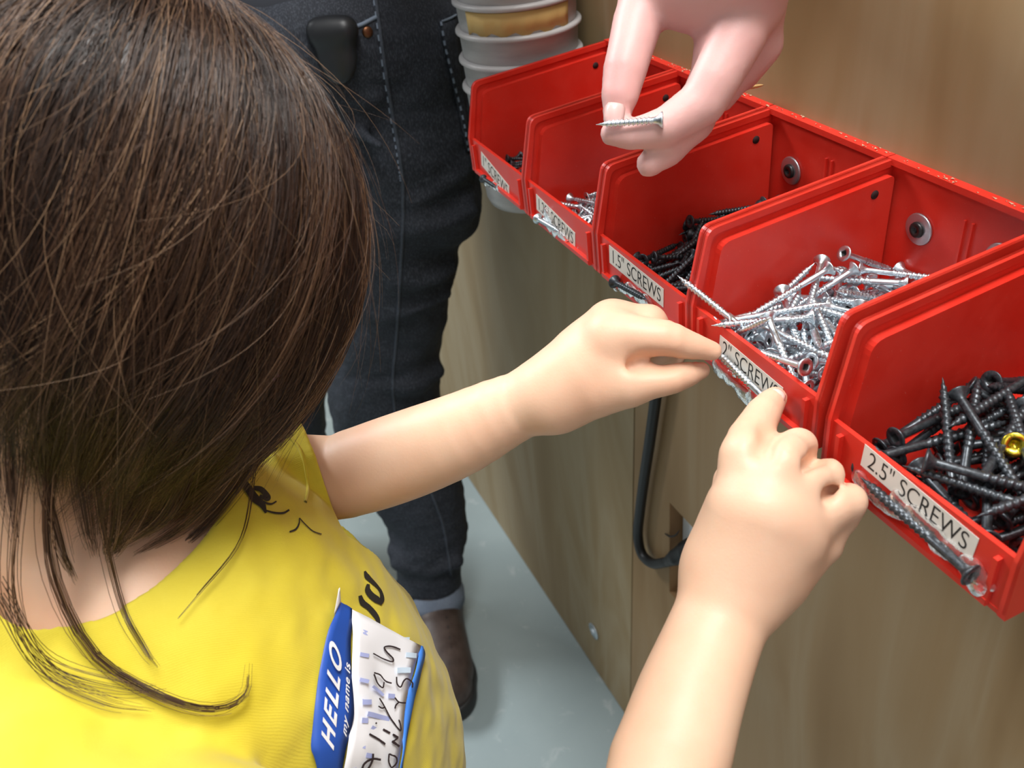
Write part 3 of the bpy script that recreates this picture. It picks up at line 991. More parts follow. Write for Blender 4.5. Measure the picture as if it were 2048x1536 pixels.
# ------------------------------------------------------------------ child
def skin_mat(name, col, red):
    m = mat(name, col, .48, spec=.35); n = N(m); v = n.coords()
    c = n.ramp(n.noise(v, 28, 3, .5), [(.35, col), (.7, red)])
    n.base(c); n.b.inputs['Subsurface Weight'].default_value = .22; n.b.inputs['Subsurface Radius'].default_value = (.010, .0045, .0025); n.b.inputs['Subsurface Scale'].default_value = .6
    n.bump(n.noise(v, 700, 3, .6), .12, .0006); return m
SKIN = skin_mat('child_skin', (.72, .475, .335), (.70, .42, .285))
SKIN_A = skin_mat('adult_skin', (.66, .40, .37), (.64, .33, .31))
NAIL = mat('finger_nail', (.78, .54, .47), .25, spec=.5)
def nrm(v): v = np.array(v, float); return v / np.linalg.norm(v)

CH = np.array([.394, .399, 1.022])                       # head centre
HF = nrm((-.20, -.69, -.68)); HL = nrm(np.cross([0, 0, 1], HF)); HU = np.cross(HF, HL)
def hp(f, l, u): return CH + HF * f + HL * l + HU * u
NECK = np.array([.375, .478, .885])
LSH = np.array([.470, .440, .850]); RSH = np.array([.255, .500, .828])
B = Field((.10, .10, .60), (.56, .60, 1.16), .0016)
# torso under the shirt
TL = nrm((.97, -.17, 0)); TF = nrm((-.17, -.97, 0)); TU = np.array([0, 0, 1.0])
def tp(l, f, z): return np.array([.372, .455, z]) + TL * l + TF * f
B.ell(tp(0, .02, .80), [TL, TF, TU], (.098, .065, .10), .02); B.ell(tp(0, .03, .70), [TL, TF, TU], (.092, .068, .10), .02)
B.cone(LSH, RSH, .034, .034, .03)
B.cone(NECK, hp(-.025, 0, -.075), .033, .030, .02); B.ell(NECK + TF * .028 + np.array([0, 0, -.045]), [TL, TF, TU], (.075, .045, .050), .02)
# head
B.ell(hp(-.004, 0, .010), [HF, HL, HU], (.084, .069, .078), .004)
B.ell(hp(.026, 0, -.045), [HF, HL, HU], (.054, .052, .058), .03)
B.ell(hp(.058, 0, -.086), [HF, HL, HU], (.020, .022, .016), .02)
for s in (-1, 1):
    B.ell(hp(.052, .030 * s, -.050), [HF, HL, HU], (.026, .024, .026), .02)          # cheeks
    B.ell(hp(.078, .029 * s, -.018), [HF, HL, HU], (.012, .015, .009), .006, 'sub')  # eye sockets
    B.ell(hp(.070, .029 * s, -.018), [HF, HL, HU], (.011, .0125, .0105), .002)       # eyes
    B.cone(hp(.080, .018 * s, -.002), hp(.072, .042 * s, -.002), .005, .004, .006)   # brows
    B.ell(hp(-.012, .072 * s, -.022), [HF, HL, HU], (.018, .006, .028), .004)        # ears
    B.ell(hp(-.006, .078 * s, -.020), [HF, HL, HU], (.009, .004, .014), .003, 'sub')
B.chain([[*hp(.080, 0, -.010), .006], [*hp(.090, 0, -.030), .008], [*hp(.094, 0, -.042), .0085]], .006)
for s in (-1, 1): B.ell(hp(.086, .009 * s, -.044), [HF, HL, HU], (.007, .006, .006), .004)
B.cone(hp(.078, -.013, -.066), hp(.078, .013, -.066), .005, .005, .004); B.cone(hp(.077, -.010, -.073), hp(.077, .010, -.073), .0055, .0055, .004)
B.cone(hp(.087, -.014, -.0695), hp(.087, .014, -.0695), .0013, .0013, .002, 'sub')
# far (left) arm
arm_l = PX([(650, 956, .530, 84), (710, 944, .528, 87), (770, 925, .526, 89), (840, 900, .522, 88), (920, 868, .514, 83), (1000, 828, .506, 73), (1060, 802, .500, 64), (1105, 785, .495, 61)])
B.chain(np.vstack([[*LSH, .030], [*((LSH + arm_l[0, :3]) / 2), .0265], arm_l]), .012, n=22)
def hand(F, spec, k=.004):
    for pts, kk in spec: F.chain(PX(pts), kk)
hand(B, [
    ([(1105, 785, .495, 60), (1170, 742, .487, 70), (1222, 690, .478, 56)], .014),
    ([(1105, 785, .497, 58), (1165, 715, .492, 58), (1218, 650, .486, 45)], .014),
    ([(1120, 795, .492, 52), (1190, 770, .484, 60), (1252, 765, .476, 48)], .014),
    ([(1190, 700, .494, 50), (1238, 655, .494, 40)], .012),
    # index
    ([(1222, 672, .475, 50), (1262, 672, .470, 44), (1325, 677, .466, 38), (1345, 681, .4655, 35.5), (1388, 692, .467, 26), (1424, 702, .4695, 19.5)], .005),
    # thumb
    ([(1200, 775, .482, 48), (1258, 768, .474, 42), (1325, 762, .470, 31.5), (1345, 758, .470, 30), (1375, 750, .474, 25), (1403, 741, .479, 17)], .006),
    # middle, ring and little finger, curled behind the index
    ([(1226, 646, .488, 43), (1296, 648, .486, 37)], .005), ([(1296, 648, .486, 36), (1330, 690, .498, 30), (1300, 720, .507, 25)], .004),
    ([(1240, 655, .500, 38), (1330, 670, .500, 29)], .004), ([(1330, 670, .500, 28), (1345, 712, .510, 25), (1310, 735, .516, 21)], .003),
    ([(1230, 680, .508, 34), (1300, 700, .512, 24)], .004), ([(1300, 700, .512, 23), (1310, 735, .520, 20)], .003),
])
B.chain(PX([(1262, 734, .468, 8), (1300, 722, .462, 9), (1340, 724, .462, 8)]), .008, 'sub')
# near (right) arm
arm_r = PX([(1252, 1720, .335, 130), (1334, 1536, .358, 118), (1378, 1400, .374, 107), (1420, 1290, .388, 97), (1456, 1200, .396, 93), (1472, 1150, .399, 95)])
B.chain(np.vstack([[*RSH, .040], [*(RSH * .45 + arm_r[0, :3] * .55 + np.array([-.02, 0, -.03])), .036], arm_r]), .012, n=22)
hand(B, [
    ([(1470, 1150, .399, 92), (1490, 1020, .391, 78), (1498, 918, .393, 50)], .010),
    ([(1474, 1150, .399, 92), (1524, 1020, .386, 78), (1556, 930, .387, 47)], .008),
    ([(1482, 1150, .399, 92), (1560, 1040, .387, 76), (1602, 968, .389, 46)], .012),
    ([(1490, 1150, .401, 88), (1585, 1075, .391, 64), (1636, 1018, .395, 44), ], .012), ([(1560, 1130, .404, 70), (1640, 1085, .404, 46), (1672, 1040, .402, 34)], .012),
    ([(1455, 1130, .402, 62), (1462, 1050, .402, 52), (1472, 965, .410, 42)], .010),
    # index
    ([(1494, 914, .393, 52), (1500, 880, .402, 46), (1518, 842, .413, 37), (1526, 828, .417, 35), (1540, 808, .424, 29), (1550, 797, .429, 24)], .006),
    # middle, ring, little: bent under
    ([(1556, 928, .386, 48), (1578, 908, .392, 40), (1597, 894, .401, 35)], .006), ([(1597, 894, .401, 34), (1600, 925, .418, 31), (1580, 960, .428, 27)], .004),
    ([(1602, 968, .388, 44), (1630, 956, .391, 36), (1654, 949, .396, 31.5)], .005), ([(1653, 950, .396, 33), (1646, 985, .409, 31), (1610, 1010, .416, 26)], .003),
    ([(1636, 1020, .394, 43), (1672, 1008, .392, 37), (1699, 1002, .395, 33)], .007), ([(1699, 1002, .395, 32), (1686, 1036, .403, 30), (1645, 1055, .409, 26)], .003),
    # thumb, tucked behind the index finger
    ([(1470, 965, .414, 38), (1490, 905, .430, 30), (1512, 858, .436, 24)], .005),
])
for pts in ([(1540, 868, .392, 7), (1528, 905, .381, 7)], [(1630, 922, .394, 7), (1600, 936, .383, 7)], [(1669, 978, .396, 6), (1640, 990, .386, 6)]):
    B.chain(PX(pts), .010, 'sub')
child = empty('person', (.37, .45, 0)); tag(child, 'child in a yellow t-shirt with brown hair, both hands touching the 2" bin', 'person')
body = B.mesh('body', SKIN, child); del B

def nail(parent, c, d, up, ln, wd, m=NAIL):
    """small curved plate; c tip centre, d finger direction, up outward normal"""
    d = nrm(d); up = nrm(np.array(up) - d * np.dot(up, d)); s = np.cross(d, up); V = []; nu, nv = 7, 6
    for i in range(nu):
        for j in range(nv):
            a = (j / (nv - 1) - .5) * 2; t = i / (nu - 1)
            w = wd * (1 - .25 * (2 * t - 1) ** 4)
            V.append(c + d * (t - .5) * ln + s * a * w + up * (-.42 * wd * a * a - .0008 * (2 * t - 1) ** 2))
    F = [(i * nv + j, i * nv + j + 1, (i + 1) * nv + j + 1, (i + 1) * nv + j) for i in range(nu - 1) for j in range(nv - 1)]
    o = from_np('finger_nail', V, F, m, parent); md = o.modifiers.new('thickness', 'SOLIDIFY'); md.thickness = .0006; md.offset = 0
    return o
# ------------------------------------------------------------------ yellow t-shirt
def shirt_mat():
    m = mat('yellow_cotton', (.68, .55, .035), .75, spec=.2); n = N(m); v = n.coords()
    n.base(n.ramp(n.noise(v, 18, 4, .6), [(.3, (.59, .475, .032)), (.7, (.65, .54, .055))]))
    n.b.inputs['Sheen Weight'].default_value = .15
    w = n.new('ShaderNodeTexWave', wave_type='BANDS'); w.inputs['Scale'].default_value = 420; w.inputs['Distortion'].default_value = 2; n.lk(v, w.inputs['Vector'])
    n.bump(n.math('ADD', n.noise(v, 900, 2, .5), n.math('MULTIPLY', w.outputs['Fac'], .5)), .25, .0004); return m
YEL = shirt_mat()
S = Field((.13, .22, .44), (.58, .62, .95), .0018)
S.ell(tp(.00, .035, .775), [TL, TF, TU], (.116, .088, .120), .03)
S.ell(tp(.005, .050, .675), [TL, TF, TU], (.120, .100, .150), .04)
S.ell(tp(.0, .03, .56), [TL, TF, TU], (.125, .095, .12), .04)
S.cone(LSH + TL * .0 + np.array([0, 0, .002]), RSH, .046, .046, .04)
S.cone(NECK + np.array([0, -.005, -.022]), NECK + np.array([0, 0, .004]), .066, .050, .03)
sl_end = W(634, 950, .532); sl_dir = nrm(sl_end - LSH)
S.chain([[*LSH, .048], [*(LSH + sl_dir * .045), .0385], [*(sl_end - sl_dir * .025), .0325], [*(sl_end + sl_dir * .02), .0305]], .005)
r_end = RSH * .5 + arm_r[0, :3] * .5 + np.array([-.02, 0, -.02]); r_dir = nrm(r_end - RSH)
S.chain([[*RSH, .050], [*(RSH + r_dir * .07), .050]], .016)
# folds
S.chain(PX([(400, 1015, .446, 40), (450, 1055, .445, 46), (540, 1112, .449, 42), (640, 1170, .460, 24)]), .020, n=14)
for pts in ([(545, 890, .500, 7), (556, 940, .497, 8), (548, 990, .499, 6)],):
    S.chain(PX(pts), .010, n=8)
for pts in ([(220, 1390, .375, 7), (380, 1380, .40, 7), (520, 1330, .425, 5)], [(80, 1470, .36, 8), (260, 1470, .375, 8), (430, 1500, .40, 7)], [(420, 1230, .44, 8), (560, 1200, .46, 6)]):
    S.chain(PX(pts), .022, n=12)
S.wobble(.0016, 75, 3); S.wobble(.0007, 190, 5)
# openings
cut_n = nrm(sl_dir + ROT[:, 1] * .38 - ROT[:, 2] * .34); S.cyl(sl_end - ROT[:, 1] * .004, sl_end - ROT[:, 1] * .004 + cut_n * .07, .055, .0012); S.chain([[*(LSH * .3 + sl_end * .7), .0235], [*sl_end, .0272], [*(sl_end + sl_dir * .03), .029]], .002, 'sub')
S.cyl(r_end + r_dir * .04, r_end + r_dir * .12, .07, .002)
nk_dir = nrm(hp(-.02, 0, -.05) - NECK)
NB = NECK + TF * .022 + np.array([0, 0, -.004])
S.chain([[*(NB - nk_dir * .05), .030], [*NB, .057], [*(NB + nk_dir * .12), .090]], .003, 'sub')
shirt = S.mesh('t_shirt', YEL, child); shirt['label'] = 'yellow cotton t-shirt with black lettering'; del S
# trousers and shoes, below the frame
TROU = mat('navy_trousers', (.03, .04, .08), .8); SHOE = mat('child_shoe', (.25, .25, .27), .6)
Q = Field((.20, .28, -.01), (.56, .64, .56), .005)
Q.ell(tp(0, .01, .49), [TL, TF, TU], (.108, .085, .07), .02)
for s in (-1, 1): Q.chain([[*tp(.055 * s, .01, .47), .062], [*tp(.062 * s, .02, .27), .048], [*tp(.068 * s, .0, .055), .040]], .02)
Q.cyl(tp(0, 0, -.02), tp(0, 0, .045), .3, .003); trousers = Q.mesh('trousers', TROU, child)
for s in (-1, 1):
    Q = Field(tp(.068 * s, .04, .03) - .13, tp(.068 * s, .04, .03) + .13, .004); Q.chain([[*tp(.068 * s, -.03, .032), .034], [*tp(.070 * s, .03, .034), .036], [*tp(.074 * s, .09, .026), .034]], .01); Q.chain([[*tp(.068 * s, 0, .04), .035], [*tp(.068 * s, 0, .07), .037]], .01)
    Q.cyl(tp(.07 * s, .03, -.06), tp(.07 * s, .03, .0), .3, .002); Q.mesh('shoe', SHOE, child)
bvh_shirt = None
def mesh_bvh(o):
    off = o.location + o.parent.location
    me = o.data; V = np.empty(len(me.vertices) * 3, np.float32); me.vertices.foreach_get('co', V); V = V.reshape(-1, 3)
    P = [tuple(p.vertices) for p in me.polygons]
    return BVHTree.FromPolygons([tuple(map(float, v)) for v in V], P)
# ------------------------------------------------------------------ child's hair
def hair_mat(name):
    m = mat(name, (.05, .026, .014), .36, spec=.55); n = N(m)
    at = n.new('ShaderNodeAttribute'); at.attribute_name = 'shade'
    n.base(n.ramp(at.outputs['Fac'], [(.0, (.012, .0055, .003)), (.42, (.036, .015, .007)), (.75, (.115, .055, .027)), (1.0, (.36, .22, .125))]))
    n.b.inputs['Anisotropic'].default_value = .3; return m
HAIR = hair_mat('brown_hair')
HC = hp(.004, 0, -.021); HR = np.array([.107, .086, .125])
POLE = nrm(HU * .93 - HF * .20 + HL * .34); PX_ = nrm(HF - POLE * (HF @ POLE)); PY_ = np.cross(POLE, PX_)
HAX = np.array([HF, HL, HU])
def scalp_pt(th, ph, sc=1.0):
    """point on the hair ellipsoid; th from the crown, ph around it (0 = forehead, + = far side)"""
    d = POLE * np.cos(th)[..., None] + (PX_ * np.cos(ph)[..., None] + PY_ * np.sin(ph)[..., None]) * np.sin(th)[..., None]
    q = d @ HAX.T
    r = 1.0 / np.sqrt(((q / HR) ** 2).sum(-1))
    return HC + d * (r * sc)[..., None]
def end_theta(ph):
    """how far down the strands reach, by direction round the head"""
    a = (ph + np.pi) % (2 * np.pi) - np.pi
    kx = np.radians([-180, -130, -90, -60, -35, -10, 20, 60, 110, 180]); ky = np.radians([126, 131, 139, 143, 145, 148, 146, 132, 122, 126])
    return np.interp(a, kx, ky)
rg = np.random.default_rng(11); strands = []; shades = []
WAV = [(rg.normal(0, 1), rg.uniform(0, 6.28), int(rg.integers(2, 9))) for _ in range(7)]; WAV2 = [(rg.normal(0, 1), rg.uniform(0, 6.28), int(rg.integers(5, 16))) for _ in range(9)]
def lock(ph, t): return sum(a * np.sin(k * ph + p + 1.3 * t) for a, p, k in WAV) * .035
def tone(ph): return sum(a * np.sin(k * ph + p) for a, p, k in WAV2) * .055
NC = 680; KP = 15
for ci in range(NC):
    phc = rg.uniform(-np.pi, np.pi); th0 = abs(rg.normal(0, .42)) if rg.random() < .68 else rg.uniform(.2, 1.35)
    if abs(phc) < 1.0 and th0 > .75: th0 *= .6
    the = end_theta(np.array(phc)) + rg.normal(0, .13); lay = rg.uniform(-.03, .05); w1 = rg.normal(0, .15) * (2.6 if rg.random() < .22 else 1); w2 = rg.normal(0, .07); pw = rg.uniform(0, 6.28)
    csh = np.clip(rg.normal(.40, .20) + tone(phc), 0, 1); ns = int(rg.integers(10, 24)); lift = rg.normal(0, .03) + .4 * lock(phc * 1.7, 0)
    for k in range(ns):
        t = np.linspace(0, 1, KP); u = rg.normal(0, 1); v = rg.normal(0, 1)
        th = th0 * (1 - t) + (the + rg.normal(0, .05)) * t + .0 * t
        spread = .060 * (1 - .72 * t)
        ph = phc + u * spread / np.maximum(np.sin(np.clip(th, .25, 2.9)), .3) + w1 * t * t + w2 * np.sin(4 * t + pw) + lock(phc, t) * t
        sc = 1 + lay + .010 * np.sin(3 * t + pw) + .014 * v * (1 - .5 * t) + lift * t ** 3 - .05 * (1 - t) ** 3
        P = scalp_pt(th, ph, sc)
        hang = np.clip((t - .82) / .18, 0, 1) ** 2 * rg.uniform(.0, .012)
        P = P + np.array([0, 0, -1.0]) * hang[:, None]
        r = .00015 * rg.uniform(.5, 1.4) * np.clip(1.25 - t, .3, 1)
        strands.append(np.column_stack([P, r])); shades.append(np.clip(csh + rg.normal(0, .12), 0, 1))
# fly-away hairs
for k in range(1100):
    ph0 = rg.uniform(-np.pi, np.pi); t = np.linspace(0, 1, KP); th0 = rg.uniform(.1, 1.6)
    th = th0 + t * rg.uniform(.4, 1.2); ph = ph0 + rg.normal(0, .35) * t * t
    sc = 1.02 + np.abs(rg.normal(0, .10)) * t ** 1.5
    P = scalp_pt(th, ph, sc); strands.append(np.column_stack([P, np.full(KP, .00009) * (1.2 - t)])); shades.append(rg.uniform(.6, 1))
# long wisps that hang past the jaw, each led through its own points
WISPS = [([(120, 800, .345), (95, 1000, .352), (110, 1160, .362), (190, 1310, .372), (330, 1395, .385), (430, 1418, .395), (490, 1390, .402), (500, 1330, .405)], 16, .0013),
         ([(40, 900, .34), (20, 1180, .35), (80, 1330, .362), (200, 1400, .372), (300, 1420, .382)], 6, .002),
         ([(0, 1180, .345), (90, 1320, .36), (240, 1370, .376), (330, 1375, .385)], 5, .002),
         ([(200, 820, .352), (195, 980, .362), (240, 1200, .382), (290, 1300, .394), (318, 1338, .40)], 7, .0012),
         ([(260, 760, .356), (240, 930, .366), (225, 1070, .376), (212, 1120, .38)], 22, .0022), ([(330, 760, .362), (300, 960, .378), (235, 1080, .383), (222, 1110, .384)], 26, .0024),
         ([(420, 780, .37), (390, 900, .38), (330, 1030, .386), (225, 1105, .384)], 24, .0022), ([(180, 760, .35), (160, 900, .356), (175, 1040, .366), (190, 1110, .372)], 26, .0022),
         ([(90, 760, .345), (85, 930, .35), (120, 1090, .362), (150, 1160, .37)], 24, .0024), ([(500, 800, .385), (470, 930, .40), (380, 1040, .402), (270, 1110, .398)], 26, .0020),
         ([(560, 760, .40), (520, 900, .41), (430, 1030, .415), (330, 1120, .41)], 22, .0018), ([(520, 830, .40), (505, 985, .43), (480, 1090, .43), (400, 1190, .42), (330, 1270, .41)], 3, .001),
         ([(20, 760, .335), (10, 930, .34), (30, 1080, .35)], 20, .0024)]
bvh_shirt = mesh_bvh(shirt)
def over_shirt(x, y, d):
    r = nrm(ray(x, y)); h = bvh_shirt.ray_cast(Vector(CAM), Vector(r))
    return W(x, y, d if h[0] is None else min(d, depth(np.array(h[0])) - .005))
for pts, cnt, sp in WISPS:
    cnt = int(cnt * 2.2); base = np.array([over_shirt(*p) for p in pts])
    for k in range(cnt):
        off = rg.normal(0, sp, 3); tw = rg.normal(0, sp * .6, 3); C = smooth_path(base, 22); t = np.linspace(0, 1, 22)[:, None]
        cut = int(rg.integers(17, 23))
        P = C + off * (1 - .6 * t) + tw * np.sin(3 * t)
        strands.append(np.column_stack([P, .00019 * np.linspace(1, .35, 22)])[:cut]); shades.append(np.clip(rg.normal(.5, .18), 0, 1))
Vh, Fh, ih = tubes(strands, 3)
hair = from_np('hair', Vh, Fh, HAIR, child); hair['label'] = 'straight dark brown hair with lighter strands'
at = hair.data.attributes.new('shade', 'FLOAT', 'POINT')
sv = np.concatenate([np.full(len(s) * 3, sh) for s, sh in zip(strands, shades)]).astype(np.float32); at.data.foreach_set('value', sv)
# inner mass of hair under the loose strands
TT = np.linspace(0.02, 1, 26); PP = np.linspace(-np.pi, np.pi, 73)[:-1]; V = []
for tt in TT:
    the = end_theta(PP) - np.where(np.abs(PP) < .9, .62, np.where(PP < 0, .50, .35)); th = tt * the
    V.append(scalp_pt(th, PP, np.full(72, .965) + .008 * np.sin(PP * 19 + 3 * tt) + .006 * np.sin(PP * 47 + tt)))
V = np.vstack(V); F = [(i * 72 + j, i * 72 + (j + 1) % 72, (i + 1) * 72 + (j + 1) % 72, (i + 1) * 72 + j) for i in range(25) for j in range(72)]
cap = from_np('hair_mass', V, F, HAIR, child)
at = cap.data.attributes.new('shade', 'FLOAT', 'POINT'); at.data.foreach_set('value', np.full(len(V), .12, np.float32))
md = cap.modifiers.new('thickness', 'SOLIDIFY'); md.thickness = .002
# ------------------------------------------------------------------ adult beside the bins (hips, legs and one reaching hand are in view)
adult = empty('person', (1.0, .2, 0)); tag(adult, 'adult in dark jeans and brown boots by the bins, pinching a screw in one hand', 'person')
hipL = W(775, 110, .945); kneeL = W(766, 775, 1.25); ankL = W(858, 1165, 1.425)
hipR = W(690, 140, 1.03); kneeR = W(575, 790, 1.40); ankR = W(608, 1050, 1.60)
A = Field((.22, -.06, .86), (1.20, .42, 1.80), .0035) if False else None
# bare skin: torso core, head, both arms; the reaching hand carries the detail
AB = Field((.30, .03, .90), (1.22, .50, 1.76), .0026)
AL = nrm((.25, -.97, 0)); AF = nrm((-.97, -.25, 0)); AF = nrm((-.90, .43, 0)); AL = np.cross([0, 0, 1], AF); AU = np.array([0, 0, 1.0])
AT = np.array([.965, .185, 1.0])
def ap(f, l, u): return AT + AF * f + AL * l + AU * u
AB.ell(ap(0, 0, .02), [AF, AL, AU], (.085, .13, .11), .03); AB.ell(ap(0, 0, .24), [AF, AL, AU], (.085, .125, .17), .06)
shL = ap(0, .125, .36); shR = ap(0, -.15, .36)
AB.cone(shL, shR, .045, .045, .05); AB.cone(ap(0, 0, .40), ap(.02, 0, .50), .048, .046, .03)
AHD = ap(.03, 0, .585)
AB.ell(AHD + AU * .02, [AF, AL, AU], (.095, .074, .095), .01); AB.ell(AHD + AF * .025 - AU * .055, [AF, AL, AU], (.062, .055, .065), .03)
AB.chain([[*(AHD + AF * .092 + AU * .01), .006], [*(AHD + AF * .106 - AU * .022), .010]], .008)
for s in (-1, 1):
    AB.ell(AHD + AF * .088 + AL * .031 * s + AU * .012, [AF, AL, AU], (.012, .015, .009), .006, 'sub'); AB.ell(AHD + AF * .078 + AL * .031 * s + AU * .012, [AF, AL, AU], (.011, .012, .011), .002)
    AB.ell(AHD + AL * .076 * s - AU * .005, [AF, AL, AU], (.018, .006, .030), .004)
AB.cone(AHD + AF * .083 - AL * .018 - AU * .055, AHD + AF * .083 + AL * .018 - AU * .055, .007, .007, .004)
wr_h = PX([(1425, -170, .430, 115), (1420, -95, .438, 118)])
elbL = np.array([.70, .13, 1.235])
AB.chain(np.vstack([[*shL, .048], [*elbL, .040], wr_h]), .02, n=20)
AB.chain([[*shR, .048], [*ap(-.02, -.19, .10), .040], [*ap(.05, -.18, -.06), .030]], .02, n=12)
def ah(pts, k=.005): AB.chain(PX(pts), k)
ah([(1420, -95, .440, 112), (1340, -25, .452, 66), (1300, -8, .456, 56)], .016); ah([(1425, -95, .440, 112), (1420, -30, .446, 80), (1405, -5, .444, 60)], .016)
ah([(1430, -95, .440, 108), (1490, -20, .442, 72), (1505, 20, .440, 52)], .016)
ah([(1302, -20, .456, 56), (1275, 45, .452, 50), (1258, 110, .448, 45), (1250, 140, .446, 44), (1240, 190, .445, 38), (1234, 224, .446, 29)])              # index finger
ah([(1500, 0, .438, 60), (1475, 75, .434, 56), (1430, 160, .434, 50), (1405, 205, .436, 47), (1335, 252, .438, 40), (1262, 270, .440, 30), (1222, 268, .441, 23)], .006)   # thumb
ah([(1440, 60, .446, 48), (1425, 150, .448, 44), (1385, 240, .450, 40)]); ah([(1385, 240, .450, 40), (1335, 300, .450, 34), (1298, 328, .450, 26)])    # middle finger
ah([(1500, 40, .448, 46), (1490, 120, .458, 40)]); ah([(1490, 120, .458, 40), (1440, 190, .470, 34), (1400, 215, .478, 27)])                            # ring finger
ah([(1530, 20, .446, 40), (1528, 90, .456, 33)]); ah([(1528, 90, .456, 33), (1490, 150, .470, 29), (1460, 170, .478, 24)])                              # little finger
abody = AB.mesh('body', SKIN_A, adult); del AB
nail(adult, W(1229, 226, .4305), W(1234, 232, .446) - W(1242, 185, .445), W(1229, 226, .42) - W(1229, 226, .44), .010, .0048, mat('pale_nail', (.68, .43, .40), .3))
# dark sweater and hair, above the frame
DKTOP = mat('dark_sweater', (.05, .055, .07), .85); 
T = Field((.55, .0, .93), (1.22, .52, 1.46), .006)
T.ell(ap(0, 0, .02), [AF, AL, AU], (.100, .148, .12), .03); T.ell(ap(0, 0, .24), [AF, AL, AU], (.10, .138, .18), .06); T.cone(shL, shR, .058, .058, .05)
T.chain([[*shL, .060], [*(elbL * .6 + shL * .4), .052]], .02); T.chain([[*shR, .060], [*ap(-.02, -.19, .12), .052]], .02)
T.cyl(ap(.0, 0, .41), ap(0, 0, .6), .065, .004); T.cyl(ap(0, 0, -.2), ap(0, 0, -.035), .3, .003)
o = T.mesh('sweater', DKTOP, adult); del T
AHR = mat('adult_hair', (.05, .03, .02), .5)
T = Field(AHD - .17, AHD + .17, .005); T.ell(AHD + AU * .028 - AF * .012, [AF, AL, AU], (.104, .084, .100), .01); T.ell(AHD - AF * .05 - AU * .05, [AF, AL, AU], (.05, .075, .10), .02)
T.ell(AHD + AF * .09 - AU * .03, [AF, AL, AU], (.075, .075, .085), .01, 'sub'); T.mesh('hair', AHR, adult); del T

# jeans
def denim(name, a, b):
    m = mat(name, a, .75, spec=.25); n = N(m); v = n.coords()
    w = n.noise(n.coords((900, 900, 260)), 1.0, 2, .5); big = n.noise(v, 7, 4, .6)
    c = n.ramp(big, [(.3, a), (.72, b)]); c = n.mix(n.ramp(w, [(.48, (0, 0, 0)), (.75, (.55, .55, .55))]), c, (.09, .105, .13)); n.base(c)
    n.bump(n.math('ADD', n.noise(v, 32, 4, .6), n.math('MULTIPLY', w, .4)), .45, .004); return m
DENIM = denim('dark_denim', (.013, .015, .020), (.026, .030, .040)); DENIM_L = denim('light_denim', (.13, .165, .23), (.22, .26, .33))
STITCH = mat('grey_stitching', (.16, .20, .26), .8)
J = Field((.70, -.02, .06), (1.50, .46, 1.06), .0038)
J.ell(AT - AU * .055, [AF, AL, AU], (.115, .16, .10), .04)
J.chain(np.vstack([PX([(755, -60, .93, 150), (770, 60, .945, 158), (788, 220, .975, 156), (796, 340, 1.01, 150), (790, 430, 1.055, 140), (786, 540, 1.11, 121), (776, 660, 1.18, 110), (766, 770, 1.25, 112),
    (785, 860, 1.305, 108), (822, 950, 1.345, 95), (850, 1020, 1.375, 84), (857, 1090, 1.40, 72)]), [[*W(858, 1150, 1.42), .050]], [[*W(858, 1180, 1.432), .0505]]]), .03, n=40)
J.chain(np.vstack([[[*hipR, .085]], PX([(640, 430, 1.20, 105), (590, 700, 1.37, 84), (570, 790, 1.42, 80), (588, 900, 1.50, 66), (606, 990, 1.565, 56), (612, 1050, 1.61, 50)])]), .03, n=24)
J.ell(W(888, 395, 1.03), [TL, TF, TU], (.05, .04, .05), .03)
for pts in ([(945, 420, .985, 13), (905, 440, .975, 10), (840, 455, .965, 5)], [(925, 340, .97, 9), (880, 380, .955, 7), (830, 400, .95, 3)], [(905, 535, 1.05, 10), (860, 560, 1.035, 8), (800, 560, 1.03, 3)], [(890, 590, 1.08, 8), (830, 625, 1.06, 6), (770, 630, 1.07, 3)],
            [(880, 740, 1.19, 9), (820, 775, 1.16, 7), (750, 770, 1.16, 4)], [(800, 1128, 1.36, 9), (860, 1142, 1.35, 8), (915, 1125, 1.36, 9)], [(790, 1100, 1.37, 5), (850, 1110, 1.345, 6)], [(700, 140, .86, 8), (740, 190, .87, 5)], [(690, 250, .89, 6), (760, 290, .88, 4)]):
    J.chain(PX(pts), .022, n=10)
sk = nrm(W(858, 1180, 1.432) - W(857, 1090, 1.40)); cb = W(858, 1172, 1.430)
J.cyl(cb, cb + sk * .12, .09, .003); ck = nrm(W(612, 1050, 1.61) - W(606, 990, 1.565)); cr = W(611, 1045, 1.605); J.cyl(cr, cr + ck * .1, .08, .003)
J.wobble(.0022, 80, 8); J.wobble(.0008, 220, 2)
jeans = J.mesh('jeans', DENIM, adult); jeans['label'] = 'worn black denim jeans'; del J
bvh_j = mesh_bvh(jeans)
def cast(bvh, x, y, off=0.0):
    r = ray(x, y); r = r / np.linalg.norm(r); h = bvh.ray_cast(Vector(CAM), Vector(r))
    if h[0] is None: return None
    n = h[1] if h[1].dot(Vector(r)) < 0 else -h[1]
    return np.array(h[0] + n * off), np.array(n)
def seam(bvh, pts, n, rad, m, name, parent, off=.0004, label=None, dash=None):
    P = [cast(bvh, *q, off) for q in smooth_path(pts, n)]; P = [p[0] for p in P if p is not None]
    if len(P) < 3: return
    P = np.array(P); S_ = [np.column_stack([P, np.full(len(P), rad)])]
    if dash: S_ = [np.column_stack([P[i:i + 3], np.full(3, rad)[:len(P[i:i + 3])]]) for i in range(0, len(P) - 3, 4)]
    V, F, _ = tubes(S_, 6); return from_np(name, V, F, m, parent)
SEAM = denim('seam_denim', (.030, .036, .046), (.06, .07, .09))
seam(bvh_j, [(748, -20), (762, 80), (778, 190), (794, 280), (803, 340), (806, 365)], 40, .0022, SEAM, 'side_seam', jeans)
